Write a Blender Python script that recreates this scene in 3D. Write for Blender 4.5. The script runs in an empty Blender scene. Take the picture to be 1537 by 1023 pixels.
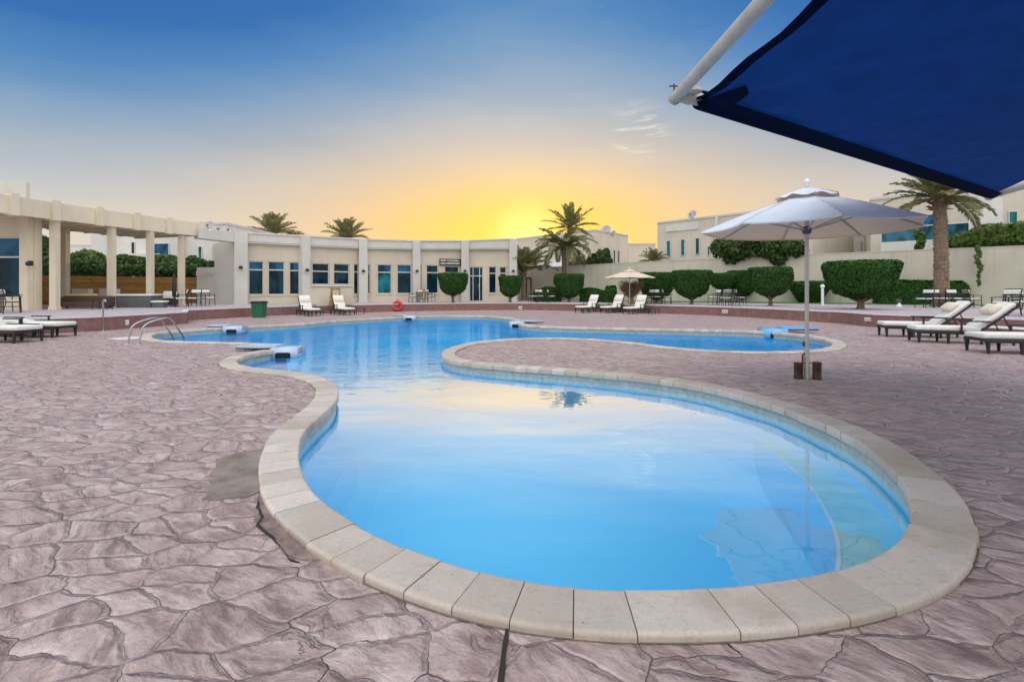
import bpy, bmesh, math, random
from mathutils import Vector, Matrix, noise
from mathutils.geometry import tessellate_polygon
R = math.radians
PI = math.pi
rnd = random.Random(7)
SC = bpy.context.scene
COL = SC.collection
F, CX, HY, CH = 725.0, 768.5, 435.0, 1.4      # focal length and horizon of the photograph in its own pixels, eye height
TZ = 0.5                                       # height of the terrace round the pool deck

def G(x, y, z=0.0):
    Y = (CH - z) * F / (y - HY)
    return Vector(((x - CX) / F * Y, Y, z))
def P(x, y, Y):
    return Vector(((x - CX) / F * Y, Y, CH + (HY - y) / F * Y))
def PX(x, Y, z=0.0):
    return Vector(((x - CX) / F * Y, Y, z))
def PZ(y, Y):
    return CH + (HY - y) / F * Y

# ------------------------------------------------------------------ mesh builder
class MB:
    def __init__(s):
        s.v = []; s.f = []; s.m = []; s.sm = []
        s.M = Matrix.Identity(4); s.mi = 0; s.c = None; s.col = []
    def at(s, M): s.M = M; return s
    def mat(s, i): s.mi = i; return s
    def add(s, vs, fs, smooth=False):
        b = len(s.v)
        M = s.M
        for p in vs: s.v.append((M @ Vector(p))[:])
        for f in fs:
            s.f.append(tuple(b + i for i in f)); s.m.append(s.mi); s.sm.append(smooth); s.col.append(s.c)
    def box(s, c, d, rz=0, bev=0.0):
        x, y, z = d[0] / 2, d[1] / 2, d[2] / 2
        c = Vector(c)
        Rm = Matrix.Rotation(rz, 3, 'Z') if not isinstance(rz, Matrix) else rz
        if bev <= 0:
            vs = [(-x,-y,-z),(x,-y,-z),(x,y,-z),(-x,y,-z),(-x,-y,z),(x,-y,z),(x,y,z),(-x,y,z)]
            s.add([c + Rm @ Vector(p) for p in vs], [(0,3,2,1),(4,5,6,7),(0,1,5,4),(1,2,6,5),(2,3,7,6),(3,0,4,7)])
        else:
            bm = bmesh.new()
            bmesh.ops.create_cube(bm, size=1)
            for v in bm.verts: v.co = Vector((v.co.x*2*x, v.co.y*2*y, v.co.z*2*z))
            bmesh.ops.bevel(bm, geom=bm.edges[:], offset=bev, segments=3, profile=0.5, affect='EDGES')
            bm.verts.index_update()
            s.add([c + Rm @ v.co for v in bm.verts], [tuple(v.index for v in f.verts) for f in bm.faces], True)
            bm.free()
    def tube(s, pts, r, n=8, cap=True, flat=False):
        pts = [Vector(p) for p in pts]
        rs = r if isinstance(r, (list, tuple)) else [r] * len(pts)
        rings = []; up = None
        for i, p in enumerate(pts):
            d = (pts[min(i+1, len(pts)-1)] - pts[max(i-1, 0)]).normalized()
            if up is None:
                up = Vector((0,0,1)) if abs(d.z) < .9 else Vector((1,0,0))
            a = d.cross(up).normalized(); up = a.cross(d).normalized()
            rings.append([p + (a*math.cos(2*PI*k/n) + up*math.sin(2*PI*k/n))*rs[i] for k in range(n)])
        vs = [q for g in rings for q in g]; fs = []
        for i in range(len(pts)-1):
            for k in range(n):
                fs.append((i*n+k, i*n+(k+1)%n, (i+1)*n+(k+1)%n, (i+1)*n+k))
        s.add(vs, fs, not flat)
        if cap:
            s.add(rings[0], [tuple(reversed(range(n)))]); s.add(rings[-1], [tuple(range(n))])
    def bar(s, p, q, w, h):
        p, q = Vector(p), Vector(q); d = q - p; L = d.length; d.normalize()
        a = d.cross(Vector((0,0,1)))
        a = a.normalized() if a.length > 1e-4 else Vector((1,0,0))
        u = a.cross(d)
        vs = []
        for e in (p, q):
            for sa, su in ((-1,-1),(1,-1),(1,1),(-1,1)): vs.append(e + a*sa*w/2 + u*su*h/2)
        s.add(vs, [(3,2,1,0),(4,5,6,7),(0,1,5,4),(1,2,6,5),(2,3,7,6),(3,0,4,7)])
    def lathe(s, prof, n=16, c=(0,0,0), smooth=True, cap=True):
        c = Vector(c); vs = []; fs = []
        for r, z in prof:
            for k in range(n): vs.append(c + Vector((r*math.cos(2*PI*k/n), r*math.sin(2*PI*k/n), z)))
        for i in range(len(prof)-1):
            for k in range(n): fs.append((i*n+k, i*n+(k+1)%n, (i+1)*n+(k+1)%n, (i+1)*n+k))
        s.add(vs, fs, smooth)
        if cap:
            s.add(vs[:n], [tuple(reversed(range(n)))]); s.add(vs[-n:], [tuple(range(n))])
    def prism(s, poly, z0, z1, sides=True):
        n = len(poly); poly = [Vector((p[0], p[1], 0)) for p in poly]
        tri = tessellate_polygon([poly])
        area = sum(poly[i].x*poly[(i+1)%n].y - poly[(i+1)%n].x*poly[i].y for i in range(n))
        top = [(p.x, p.y, z1) for p in poly]; bot = [(p.x, p.y, z0) for p in poly]
        def o(t, up):
            a, b, c = (poly[i] for i in t)
            w = (b-a).cross(c-a).z
            return t if (w > 0) == up else tuple(reversed(t))
        s.add(top, [o(t, True) for t in tri])
        if sides:
            s.add(bot, [o(t, False) for t in tri])
            fs = []
            for i in range(n):
                j = (i+1) % n
                q = (i, j, n+j, n+i)
                fs.append(q if area > 0 else tuple(reversed(q)))
            s.add(bot+top, fs)
    def build(s, name, mats, parent=None, loc=None):
        me = bpy.data.meshes.new(name)
        me.from_pydata(s.v, [], s.f)
        if not isinstance(mats, (list, tuple)): mats = [mats]
        for m in mats: me.materials.append(m)
        me.polygons.foreach_set('material_index', s.m)
        me.polygons.foreach_set('use_smooth', s.sm)
        if any(c is not None for c in s.col):
            ca = me.color_attributes.new('stone', 'FLOAT_COLOR', 'CORNER')
            buf = []
            for p, c in zip(me.polygons, s.col):
                c = c or 0.5
                buf += [c, c, c, 1] * p.loop_total
            ca.data.foreach_set('color', buf)
        me.update()
        o = bpy.data.objects.new(name, me); COL.objects.link(o)
        if parent: o.parent = parent
        if loc is not None: o.location = loc
        return o

def tag(o, label, cat, group=None):
    o['label'] = label; o['category'] = cat
    if group: o['group'] = group
    return o
def thing(name, label, cat, loc=(0,0,0), rz=0, group=None):
    o = bpy.data.objects.new(name, None); COL.objects.link(o)
    o.empty_display_size = .2
    o.location = loc; o.rotation_euler = (0, 0, rz)
    return tag(o, label, cat, group)
def struct(o): o['kind'] = 'structure'; return o
def dup(root, label, loc, rz=0, scale=None, group=None):
    kids = [c for c in bpy.data.objects if c.parent == root]
    r = root.copy(); COL.objects.link(r); r.location = loc; r.rotation_euler = (0,0,rz)
    if scale is not None: r.scale = scale if not isinstance(scale, (int,float)) else (scale,)*3
    r['label'] = label
    if group: r['group'] = group
    for ch in kids:
        c = ch.copy(); COL.objects.link(c); c.parent = r
        for g in [k for k in bpy.data.objects if k.parent == ch]:
            d = g.copy(); COL.objects.link(d); d.parent = c
    return r

# ------------------------------------------------------------------ materials
def lin(c):
    return tuple(((x/255)/12.92 if x/255 <= .04045 else (((x/255)+.055)/1.055)**2.4) for x in c)
class NT:
    def __init__(s, tree): s.t = tree
    def n(s, typ, ins=None, **at):
        nd = s.t.nodes.new('ShaderNode' + typ)
        for k, v in at.items(): setattr(nd, k, v)
        for k, v in (ins or {}).items():
            sock = nd.inputs[k]
            if isinstance(v, bpy.types.NodeSocket): s.t.links.new(v, sock)
            elif isinstance(v, (tuple, list)) and len(v) == 3 and sock.type == 'RGBA': sock.default_value = (*v, 1)
            else: sock.default_value = v
        return nd
    def m(s, op, a, b=0.0, c=0.0, clamp=False):
        nd = s.n('Math', {0: a, 1: b, 2: c}, operation=op); nd.use_clamp = clamp
        return nd.outputs[0]
    def ramp(s, fac, stops, interp='LINEAR'):
        nd = s.n('ValToRGB', {'Fac': fac}); cr = nd.color_ramp; cr.interpolation = interp
        while len(cr.elements) < len(stops): cr.elements.new(.5)
        for e, (p, c) in zip(cr.elements, stops):
            e.position = p
            e.color = (c, c, c, 1) if isinstance(c, (int, float)) else (*c, 1)
        return nd.outputs['Color']
    def mix(s, f, a, b, blend='MIX'):
        nd = s.n('Mix', data_type='RGBA', blend_type=blend)
        for i, v in ((0, f), (6, a), (7, b)):
            if isinstance(v, bpy.types.NodeSocket): s.t.links.new(v, nd.inputs[i])
            else: nd.inputs[i].default_value = v if i == 0 else (*v, 1)
        return nd.outputs[2]
    def noise(s, vec, scale, detail=4, rough=.55, dist=0.0, out='Fac'):
        nd = s.n('TexNoise', {'Scale': scale, 'Detail': detail, 'Roughness': rough, 'Distortion': dist})
        if vec is not None: s.t.links.new(vec, nd.inputs['Vector'])
        return nd.outputs[out]
    def mr(s, v, a, b, c=0.0, d=1.0, smooth=False):
        nd = s.n('MapRange', {'Value': v, 'From Min': a, 'From Max': b, 'To Min': c, 'To Max': d})
        if smooth: nd.interpolation_type = 'SMOOTHSTEP'
        return nd.outputs[0]
    def mapping(s, vec, scale=(1,1,1), rot=(0,0,0), loc=(0,0,0)):
        return s.n('Mapping', {'Vector': vec, 'Scale': scale, 'Rotation': rot, 'Location': loc}).outputs[0]
def newmat(name):
    m = bpy.data.materials.new(name); m.use_nodes = True
    t = m.node_tree; t.nodes.clear()
    return m, NT(t)
def finish(nt, shader, ):
    o = nt.t.nodes.new('ShaderNodeOutputMaterial'); nt.t.links.new(shader, o.inputs['Surface'])
def simple(name, col, rough=.7, var=.12, scale=6.0, bump=.0, bscale=60.0, metal=0.0, spec=.5, col2=None, stretch=(1,1,1)):
    m, nt = newmat(name)
    tc = nt.n('TexCoord').outputs['Object']
    vec = nt.mapping(tc, stretch)
    f = nt.noise(vec, scale, 6, .6)
    c1 = tuple(min(1, x*(1+var)) for x in col); c0 = col2 if col2 else tuple(x*(1-var) for x in col)
    base = nt.mix(nt.mr(f, .3, .7), c0, c1)
    b = nt.n('BsdfPrincipled', {'Base Color': base, 'Roughness': rough, 'Metallic': metal, 'Specular IOR Level': spec})
    if bump > 0:
        bn = nt.n('Bump', {'Height': nt.noise(vec, bscale, 4, .6), 'Strength': bump, 'Distance': .02})
        nt.t.links.new(bn.outputs[0], b.inputs['Normal'])
    finish(nt, b.outputs[0]); return m

def plaster(name, col, grime=.16):
    """painted render with faint blotches and run-down streaks of dirt"""
    m, nt = newmat(name)
    geo = nt.n('NewGeometry').outputs['Position']
    big = nt.noise(geo, .55, 5, .6)
    streak = nt.noise(nt.mapping(geo, (2.2, 2.2, .12)), 1.6, 5, .65)
    fine = nt.noise(geo, 9, 5, .6)
    base = nt.mix(nt.mr(big, .35, .65), tuple(x*.92 for x in col), tuple(min(1, x*1.05) for x in col))
    dirt = nt.m('MULTIPLY', nt.mr(streak, .52, .78), grime)
    base = nt.mix(dirt, base, tuple(x*y for x, y in zip(col, (.62,.58,.5))))
    base = nt.mix(nt.m('MULTIPLY', nt.mr(fine, .4, .8), .12), base, tuple(x*.8 for x in col))
    b = nt.n('BsdfPrincipled', {'Base Color': base, 'Roughness': .85, 'Specular IOR Level': .25})
    bn = nt.n('Bump', {'Height': nt.noise(geo, 45, 3, .6), 'Strength': .18, 'Distance': .01})
    nt.t.links.new(bn.outputs[0], b.inputs['Normal'])
    finish(nt, b.outputs[0]); return m

def leafmat(name, lo, hi, trans=.25, rough=.55):
    m, nt = newmat(name)
    g = nt.n('NewGeometry')
    pos = g.outputs['Position']
    rp = g.outputs['Random Per Island']
    patch = nt.noise(pos, 1.8, 4, .6)
    f = nt.m('ADD', nt.m('MULTIPLY', rp, .6), nt.m('MULTIPLY', nt.mr(patch, .3, .7), .4))
    base = nt.mix(f, lo, hi)
    b = nt.n('BsdfPrincipled', {'Base Color': base, 'Roughness': rough, 'Specular IOR Level': .3})
    tr = nt.n('BsdfTranslucent', {'Color': base})
    mx = nt.n('MixShader', {0: trans, 1: b.outputs[0], 2: tr.outputs[0]})
    finish(nt, mx.outputs[0]); return m

def glassmat(name, tint, rough=.03, spec=.22):
    m, nt = newmat(name)
    geo = nt.n('NewGeometry').outputs['Position']
    f = nt.noise(nt.mapping(geo, (1.1, 1.1, .5)), 1.3, 3, .5, .6)
    base = nt.mix(nt.mr(f, .38, .62), tuple(x*.25 for x in tint), tint)
    b = nt.n('BsdfPrincipled', {'Base Color': base, 'Roughness': rough, 'Specular IOR Level': spec})
    finish(nt, b.outputs[0]); return m

def deck_material(name, c_lo, c_mid, c_hi, scale=2.75, depth=1.0, far=False):
    """stamped concrete: irregular elongated flagstones pressed into mauve tinted concrete"""
    m, nt = newmat(name)
    pos = nt.n('NewGeometry').outputs['Position']
    wn = nt.n('TexNoise', {'Vector': pos, 'Scale': 1.1, 'Detail': 3.0, 'Roughness': .5})
    wob = nt.n('VectorMath', {0: wn.outputs['Color'], 1: (.5,.5,.5)}, operation='SUBTRACT').outputs[0]
    wob = nt.n('VectorMath', {0: wob, 'Scale': .34}, operation='SCALE').outputs[0]
    wn2 = nt.n('TexNoise', {'Vector': pos, 'Scale': 7.0, 'Detail': 3.0, 'Roughness': .6})
    wob2 = nt.n('VectorMath', {0: wn2.outputs['Color'], 1: (.5,.5,.5)}, operation='SUBTRACT').outputs[0]
    wob2 = nt.n('VectorMath', {0: wob2, 'Scale': .07}, operation='SCALE').outputs[0]
    p = nt.n('VectorMath', {0: pos, 1: wob}, operation='ADD').outputs[0]
    p = nt.n('VectorMath', {0: p, 1: wob2}, operation='ADD').outputs[0]
    q = nt.mapping(p, (1.12, 1.78, 0.0), (0, 0, R(-38)))
    vd = nt.n('TexVoronoi', {'Vector': q, 'Scale': scale, 'Randomness': .92}, voronoi_dimensions='2D', feature='DISTANCE_TO_EDGE').outputs['Distance']
    vc = nt.n('TexVoronoi', {'Vector': q, 'Scale': scale, 'Randomness': .92}, voronoi_dimensions='2D', feature='F1').outputs['Color']
    sep = nt.n('SeparateColor', {'Color': vc})
    r1, r2 = sep.outputs[0], sep.outputs[1]
    wid = nt.mr(nt.noise(pos, 2.3, 2), .34, .72, .003, .016)          # joints open and close
    joint = nt.n('MapRange', {'Value': vd, 'From Min': nt.m('MULTIPLY', wid, .35), 'From Max': wid}); joint.interpolation_type = 'SMOOTHSTEP'
    joint = joint.outputs[0]
    edge = nt.mr(vd, .008, .11, 0, 1, True)
    # cleft relief: ridges running roughly along each stone, direction shifted stone by stone
    ang = nt.m('MULTIPLY', nt.m('SUBTRACT', r1, .5), .9)
    rot = nt.n('VectorRotate', {'Vector': p, 'Angle': nt.m('ADD', ang, R(38))}, rotation_type='Z_AXIS').outputs[0]
    off = nt.n('VectorMath', {0: rot, 1: vc}, operation='ADD').outputs[0]
    st = nt.mapping(off, (1.0, 3.4, 1))
    cleft = nt.m('ADD', nt.m('MULTIPLY', nt.noise(st, 2.4, 7, .66, .2), .5), nt.m('MULTIPLY', nt.noise(pos, 6.5, 6, .70, .2), .5))
    rid = nt.m('ABSOLUTE', nt.m('SUBTRACT', nt.noise(st, 1.5, 4, .62, .7), .5))
    crease = nt.m('MULTIPLY', nt.mr(rid, 0, .022, 1, 0, True), nt.mr(nt.noise(pos, 1.9, 3, .6), .48, .62))
    fine = nt.noise(pos, 55, 4, .65)
    blot = nt.noise(pos, .8, 4, .6)
    # tint
    f = nt.m('ADD', nt.m('MULTIPLY', cleft, .95), nt.m('MULTIPLY', r2, .07))
    base = nt.ramp(nt.mr(f, .34, .68), [(0, c_lo), (.5, c_mid), (1, c_hi)])
    sm = nt.noise(nt.mapping(off, (.85, 3.6, 1), (0,0,R(4)), (3.1,7.7,0)), 4.4, 7, .70, .15)
    base = nt.mix(nt.m('MULTIPLY', nt.mr(sm, .49, .66), .72), base, tuple(x*y for x, y in zip(c_lo, (.56,.52,.58))))
    lt = nt.noise(nt.mapping(off, (1.1, 6.5, 1), (0,0,R(-5)), (9.1,1.7,0)), 2.6, 6, .66, .3)
    base = nt.mix(nt.m('MULTIPLY', nt.mr(lt, .56, .74), .5), base, tuple(min(1, x*1.12) for x in c_hi))
    base = nt.mix(nt.m('MULTIPLY', nt.mr(blot, .45, .7), .35), base, tuple(x*y for x, y in zip(c_mid, (1.08,.9,.86))))
    base = nt.mix(nt.m('MULTIPLY', crease, .45), base, tuple(x*.45 for x in c_lo))
    base = nt.mix(nt.m('MULTIPLY', nt.mr(fine, .5, .75), .25), base, c_lo)
    spot = nt.noise(pos, 3.7, 3, .7)
    base = nt.mix(nt.m('MULTIPLY', nt.mr(spot, .66, .74), .4), base, (.20,.11,.09))
    rim = nt.m('MULTIPLY', nt.m('MULTIPLY', nt.mr(vd, .02, .05, 0, 1), nt.mr(vd, .05, .09, 1, 0)), nt.mr(nt.noise(pos, 3.1, 3), .4, .7, 0, .55))
    base = nt.mix(rim, base, tuple(min(1, x*1.15) for x in c_hi))
    base = nt.mix(nt.m('MULTIPLY', nt.m('SUBTRACT', 1.0, joint), nt.mr(nt.noise(pos, 1.6, 3), .36, .6, .5, 1.0)), base, (.06,.044,.042))
    h = nt.m('ADD', nt.m('MULTIPLY', joint, .45), nt.m('MULTIPLY', edge, .45))
    h = nt.m('ADD', h, nt.m('MULTIPLY', cleft, .60))
    h = nt.m('SUBTRACT', h, nt.m('MULTIPLY', nt.mr(sm, .45, .7), .12))
    h = nt.m('SUBTRACT', h, nt.m('MULTIPLY', crease, .14))
    h = nt.m('ADD', h, nt.m('MULTIPLY', fine, .10))
    h = nt.m('ADD', h, nt.m('MULTIPLY', nt.noise(nt.mapping(off, (1.4, 5.5, 1)), 6.0, 5, .65, .1), .18))
    bn = nt.n('Bump', {'Height': h, 'Strength': depth, 'Distance': .045})
    ro = nt.mr(fine, .3, .7, .36, .60)
    b = nt.n('BsdfPrincipled', {'Base Color': base, 'Roughness': ro, 'Specular IOR Level': .5, 'Normal': bn.outputs[0]})
    finish(nt, b.outputs[0]); return m

def coping_material():
    m, nt = newmat('coping_stone')
    pos = nt.n('NewGeometry').outputs['Position']
    a = nt.n('VertexColor', layer_name='stone').outputs['Color']
    f = nt.noise(pos, 5, 6, .65); g = nt.noise(pos, 60, 4, .7); st = nt.noise(pos, 1.5, 4, .6)
    base = nt.ramp(nt.m('ADD', nt.m('MULTIPLY', a, .6), nt.m('MULTIPLY', f, .4)), [(0, (.38,.325,.265)), (.5, (.53,.47,.40)), (1, (.70,.64,.565))])
    base = nt.mix(nt.m('MULTIPLY', nt.mr(g, .5, .7), .42), base, (.30,.25,.205))
    sc = nt.noise(nt.mapping(pos, (1, 3, 1), (0,0,R(25))), 9, 6, .7, .6)
    base = nt.mix(nt.m('MULTIPLY', nt.mr(sc, .56, .7), .45), base, (.27,.235,.20))
    pit = nt.noise(pos, 33, 2, .5)
    base = nt.mix(nt.mr(pit, .76, .79), base, (.19,.155,.125))
    base = nt.mix(nt.m('MULTIPLY', nt.mr(st, .54, .70), .6), base, (.38,.29,.205))
    b = nt.n('BsdfPrincipled', {'Base Color': base, 'Roughness': .72, 'Specular IOR Level': .3})
    bn = nt.n('Bump', {'Height': nt.m('ADD', nt.m('MULTIPLY', g, .4), f), 'Strength': .35, 'Distance': .012})
    nt.t.links.new(bn.outputs[0], b.inputs['Normal'])
    finish(nt, b.outputs[0]); return m

def water_material():
    m, nt = newmat('pool_water')
    pos = nt.n('NewGeometry').outputs['Position']
    sep = nt.n('SeparateXYZ', {'Vector': pos})
    slow = nt.noise(nt.mapping(pos, (.55, 1.0, 1)), .75, 2, .5, .3)
    mid = nt.noise(nt.mapping(pos, (.7, 1.5, 1)), 2.4, 2, .5, .4)
    rip = nt.noise(nt.mapping(pos, (.8, 1.9, 1)), 5.5, 2, .5, .5)
    gust = nt.mr(nt.noise(pos, .16, 2, .5), .35, .6)                   # a breath of wind on the deep end
    zone = nt.m('MULTIPLY', nt.mr(sep.outputs[1], 7.0, 9.5, 0, 1, True), nt.mr(gust, 0, 1, .35, 1))
    h = nt.m('ADD', nt.m('MULTIPLY', slow, .06), nt.m('MULTIPLY', mid, nt.mr(zone, 0, 1, .006, .045)))
    h = nt.m('ADD', h, nt.m('MULTIPLY', rip, nt.mr(zone, 0, 1, .0006, .016)))
    bn = nt.n('Bump', {'Height': h, 'Strength': 1.0, 'Distance': .35})
    lw = nt.n('LayerWeight', {'Blend': .5}).outputs['Facing']
    gl = nt.n('BsdfGlossy', {'Color': WATER_GLOSS, 'Roughness': .0, 'Normal': bn.outputs[0]})
    tr = nt.n('BsdfTransparent', {'Color': WATER_TINT})
    fac = nt.ramp(lw, WATER_RAMP)
    blk = nt.n('BsdfTransparent', {'Color': (0,0,0)})
    a1 = nt.n('MixShader', {0: fac, 1: blk.outputs[0], 2: gl.outputs[0]})
    a2 = nt.n('MixShader', {0: nt.m('MULTIPLY', fac, .62), 1: tr.outputs[0], 2: blk.outputs[0]})
    ad = nt.n('AddShader', {0: a1.outputs[0], 1: a2.outputs[0]})
    finish(nt, ad.outputs[0]); return m
WATER_GLOSS = (.93, .98, 1.0)
WATER_TINT = (.94, 1.0, 1.0)
WATER_RAMP = [(0, .03), (.47, .15), (.58, .32), (.68, .60), (.78, .88), (.84, .64), (.89, .30), (.94, .20), (1.0, .20)]
# ------------------------------------------------------------------ material library
M_deck = deck_material('stamped_concrete', (.245,.160,.145), (.44,.333,.308), (.66,.545,.51))
M_terr = simple('terrace_paving', (.43,.375,.385), .75, .14, 3.0, .25, 30, col2=(.33,.28,.29))
M_nose = simple('terrace_nosing', (.62,.58,.58), .7, .1)
M_riser = simple('riser_render', (.235,.125,.11), .8, .14, 5.0, .3, 40, col2=(.175,.095,.085))
M_cope = coping_material()
M_mortar = simple('mortar', (.16,.135,.115), .9, .25, 30)
M_band = simple('waterline_tile', (.36,.40,.37), .35, .18, 14, 0, col2=(.24,.30,.29))
def poolpaint_depth_tint():
    m, nt = newmat('pool_paint_depth_tint')
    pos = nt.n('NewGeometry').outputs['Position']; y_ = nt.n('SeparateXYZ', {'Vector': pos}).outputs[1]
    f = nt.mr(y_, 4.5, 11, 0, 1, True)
    base = nt.mix(f, (.11,.54,.82), (.003,.28,.55))  # light lost in deep water imitated by darkening the paint toward the far end
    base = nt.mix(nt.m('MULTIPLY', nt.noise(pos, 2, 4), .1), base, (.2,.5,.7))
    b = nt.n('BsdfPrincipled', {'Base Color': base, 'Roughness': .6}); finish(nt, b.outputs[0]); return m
M_blue = poolpaint_depth_tint()
M_teal = simple('pool_step_tile', (.22,.60,.64), .5, .12, 5, col2=(.15,.52,.58))
M_tjoint = simple('pool_step_joint', (.26,.58,.62), .6, .1)
M_tedge = simple('pool_step_nosing', (.50,.66,.74), .5, .08)
M_water = water_material()
M_patch = simple('patch_concrete', (.25,.21,.172), .9, .3, 5, .7, 45, col2=(.15,.122,.098))
M_rubble = simple('broken_concrete', (.24,.17,.15), .9, .35, 9, 1.0, 18, col2=(.12,.085,.075))
M_gap = simple('open_joint', (.03,.024,.022), .95, .2, 20)
M_grass = simple('lawn', (.05,.14,.025), .9, .4, 30, .8, 90)
M_sand = simple('sandy_ground', (.42,.34,.25), .95, .15, .4)
M_wall = plaster('cream_render', (.61,.545,.42))
M_wall2 = plaster('pale_render', (.60,.59,.535))
M_perg = plaster('pergola_render', (.70,.625,.47), .25)
M_bound = plaster('boundary_render', (.56,.53,.43), .4)
M_villa = plaster('villa_render', (.61,.565,.465), .3)
M_villa2 = plaster('white_villa_render', (.68,.67,.62), .3)
M_glass = glassmat('dark_glass', (.008,.05,.075))
M_glassup = glassmat('blue_glass', (.015,.13,.25))
M_teal_g = glassmat('teal_glass', (.012,.20,.24), .08)
M_frame = simple('window_frame', (.62,.60,.55), .5, .06)
M_black = simple('black_metal', (.018,.018,.022), .45, .3, 12)
M_cush = simple('canvas_cushion', (.74,.73,.67), .9, .07, 9, .25, 160)
M_pillow = simple('cream_pillow', (.70,.65,.52), .9, .08, 9, .25, 160)
M_steel = simple('stainless_steel', (.40,.40,.39), .22, .1, 20, metal=1.0)
M_white = simple('white_plastic', (.74,.77,.80), .35, .05, 4)
M_offwhite = simple('cream_enamel', (.52,.485,.41), .4, .12, 6, .08, 60)
M_navy = simple('navy_hem', (.0015,.007,.034), 1.0, .2, 18, .2, 200, spec=.05)
M_bin = simple('green_plastic', (.012,.12,.065), .45, .15, 5)
M_hood = simple('filter_hood_plastic', (.44,.54,.66), .35, .06, 4)
M_dark = simple('dark_void', (.006,.006,.007), .9, .1)
M_red = simple('lifebuoy_red', (.55,.025,.012), .5, .12, 8)
M_wood = simple('brown_wicker', (.085,.05,.035), .7, .3, 18, .5, 80)
M_grey = simple('grey_panel', (.10,.105,.105), .6, .2, 5)
M_tan = simple('tan_cushion', (.52,.40,.22), .9, .1, 8)
M_cane = simple('cane', (.34,.20,.06), .6, .3, 25)
M_rust = simple('rusty_iron', (.075,.024,.009), .55, .5, 9, .5, 40, col2=(.012,.007,.006))
M_conc = simple('cast_concrete', (.33,.31,.265), .85, .2, 12, .4, 50)
M_bark = simple('palm_bark', (.25,.185,.125), .95, .35, 14, .9, 30, col2=(.10,.075,.05))
M_bark2 = simple('shrub_bark', (.17,.12,.075), .95, .3, 14, .8, 40)
M_dead = simple('dry_twigs', (.33,.235,.125), .95, .35, 10, .8, 40, col2=(.16,.11,.06))
M_topi = leafmat('clipped_foliage', (.007,.034,.003), (.036,.135,.010), .06)
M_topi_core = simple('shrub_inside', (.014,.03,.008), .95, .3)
M_palm = leafmat('palm_fronds', (.11,.125,.045), (.34,.33,.145), .35)
M_bush = leafmat('bush_leaves', (.022,.055,.014), (.085,.15,.035), .25)
M_light_bush = leafmat('light_leaves', (.05,.10,.02), (.16,.25,.055), .3)
M_dish = simple('dish_enamel', (.36,.37,.38), .5, .1)
M_sign = simple('sign_board', (.018,.012,.010), .5, .15)
M_letter = simple('white_letters', (.85,.85,.83), .6, .02)

def fabric(name, col, trans, weave=600):
    m, nt = newmat(name)
    pos = nt.n('TexCoord').outputs['Object']
    f = nt.noise(pos, 3.5, 5, .6); g = nt.noise(nt.mapping(pos, (1, 8, 1), (0,0,R(33))), 26, 3, .6)
    h = nt.noise(nt.mapping(pos, (8, 1, 1), (0,0,R(33))), 26, 3, .6)
    k = nt.m('ADD', nt.m('MULTIPLY', f, .5), nt.m('MULTIPLY', nt.m('MAXIMUM', g, h), .6))
    base = nt.mix(nt.mr(k, .3, .9), tuple(x*.55 for x in col), tuple(min(1, x*1.5) for x in col))
    d = nt.n('BsdfPrincipled', {'Base Color': base, 'Roughness': .9, 'Specular IOR Level': .15})
    bn = nt.n('Bump', {'Height': nt.noise(pos, weave/8, 2), 'Strength': .12, 'Distance': .01})
    nt.t.links.new(bn.outputs[0], d.inputs['Normal'])
    t = nt.n('BsdfTranslucent', {'Color': base})
    mx = nt.n('MixShader', {0: trans, 1: d.outputs[0], 2: t.outputs[0]})
    finish(nt, mx.outputs[0]); return m
M_sail = fabric('navy_shade_cloth', (.004,.032,.15), .42)
def canvas():
    m, nt = newmat('white_canvas')
    g = nt.n('NewGeometry'); tc = nt.n('TexCoord').outputs['Object']
    up = nt.noise(tc, 4, 5, .6)
    base = nt.mix(nt.mr(up, .3, .7), (.63,.70,.79), (.74,.79,.86))
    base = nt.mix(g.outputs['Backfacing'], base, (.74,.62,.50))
    d = nt.n('BsdfPrincipled', {'Base Color': base, 'Roughness': .9, 'Specular IOR Level': .15})
    t = nt.n('BsdfTranslucent', {'Color': base}); mx = nt.n('MixShader', {0: .12, 1: d.outputs[0], 2: t.outputs[0]})
    finish(nt, mx.outputs[0]); return m
M_canvas = canvas()

def woodmat():
    m, nt = newmat('fence_timber')
    pos = nt.n('NewGeometry').outputs['Position']
    z = nt.n('SeparateXYZ', {'Vector': pos}).outputs[2]
    pl = nt.m('FRACT', nt.m('MULTIPLY', z, 7.0)); idx = nt.m('FLOOR', nt.m('MULTIPLY', z, 7.0))
    rv = nt.n('TexWhiteNoise', {'W': idx}, noise_dimensions='1D').outputs['Value']
    off = nt.n('CombineXYZ', {'X': nt.m('MULTIPLY', rv, 9.0)}).outputs[0]
    v = nt.n('VectorMath', {0: pos, 1: off}, operation='ADD').outputs[0]
    gr = nt.noise(nt.mapping(v, (.5, .5, 9)), 3, 6, .65, .6)
    kn = nt.noise(nt.mapping(v, (1.5, 1.5, 6)), 2.0, 2, .5)
    base = nt.ramp(nt.m('ADD', nt.m('MULTIPLY', gr, .8), nt.m('MULTIPLY', rv, .2)), [(.2, (.11,.05,.012)), (.5, (.31,.165,.04)), (.8, (.50,.30,.09))])
    base = nt.mix(nt.mr(kn, .68, .72), base, (.02,.012,.006))
    gap = nt.mr(nt.m('ABSOLUTE', nt.m('SUBTRACT', pl, .5)), .44, .48)
    base = nt.mix(gap, base, (.03,.018,.008))
    b = nt.n('BsdfPrincipled', {'Base Color': base, 'Roughness': .7, 'Specular IOR Level': .3})
    finish(nt, b.outputs[0]); return m
M_fence = woodmat()

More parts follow.
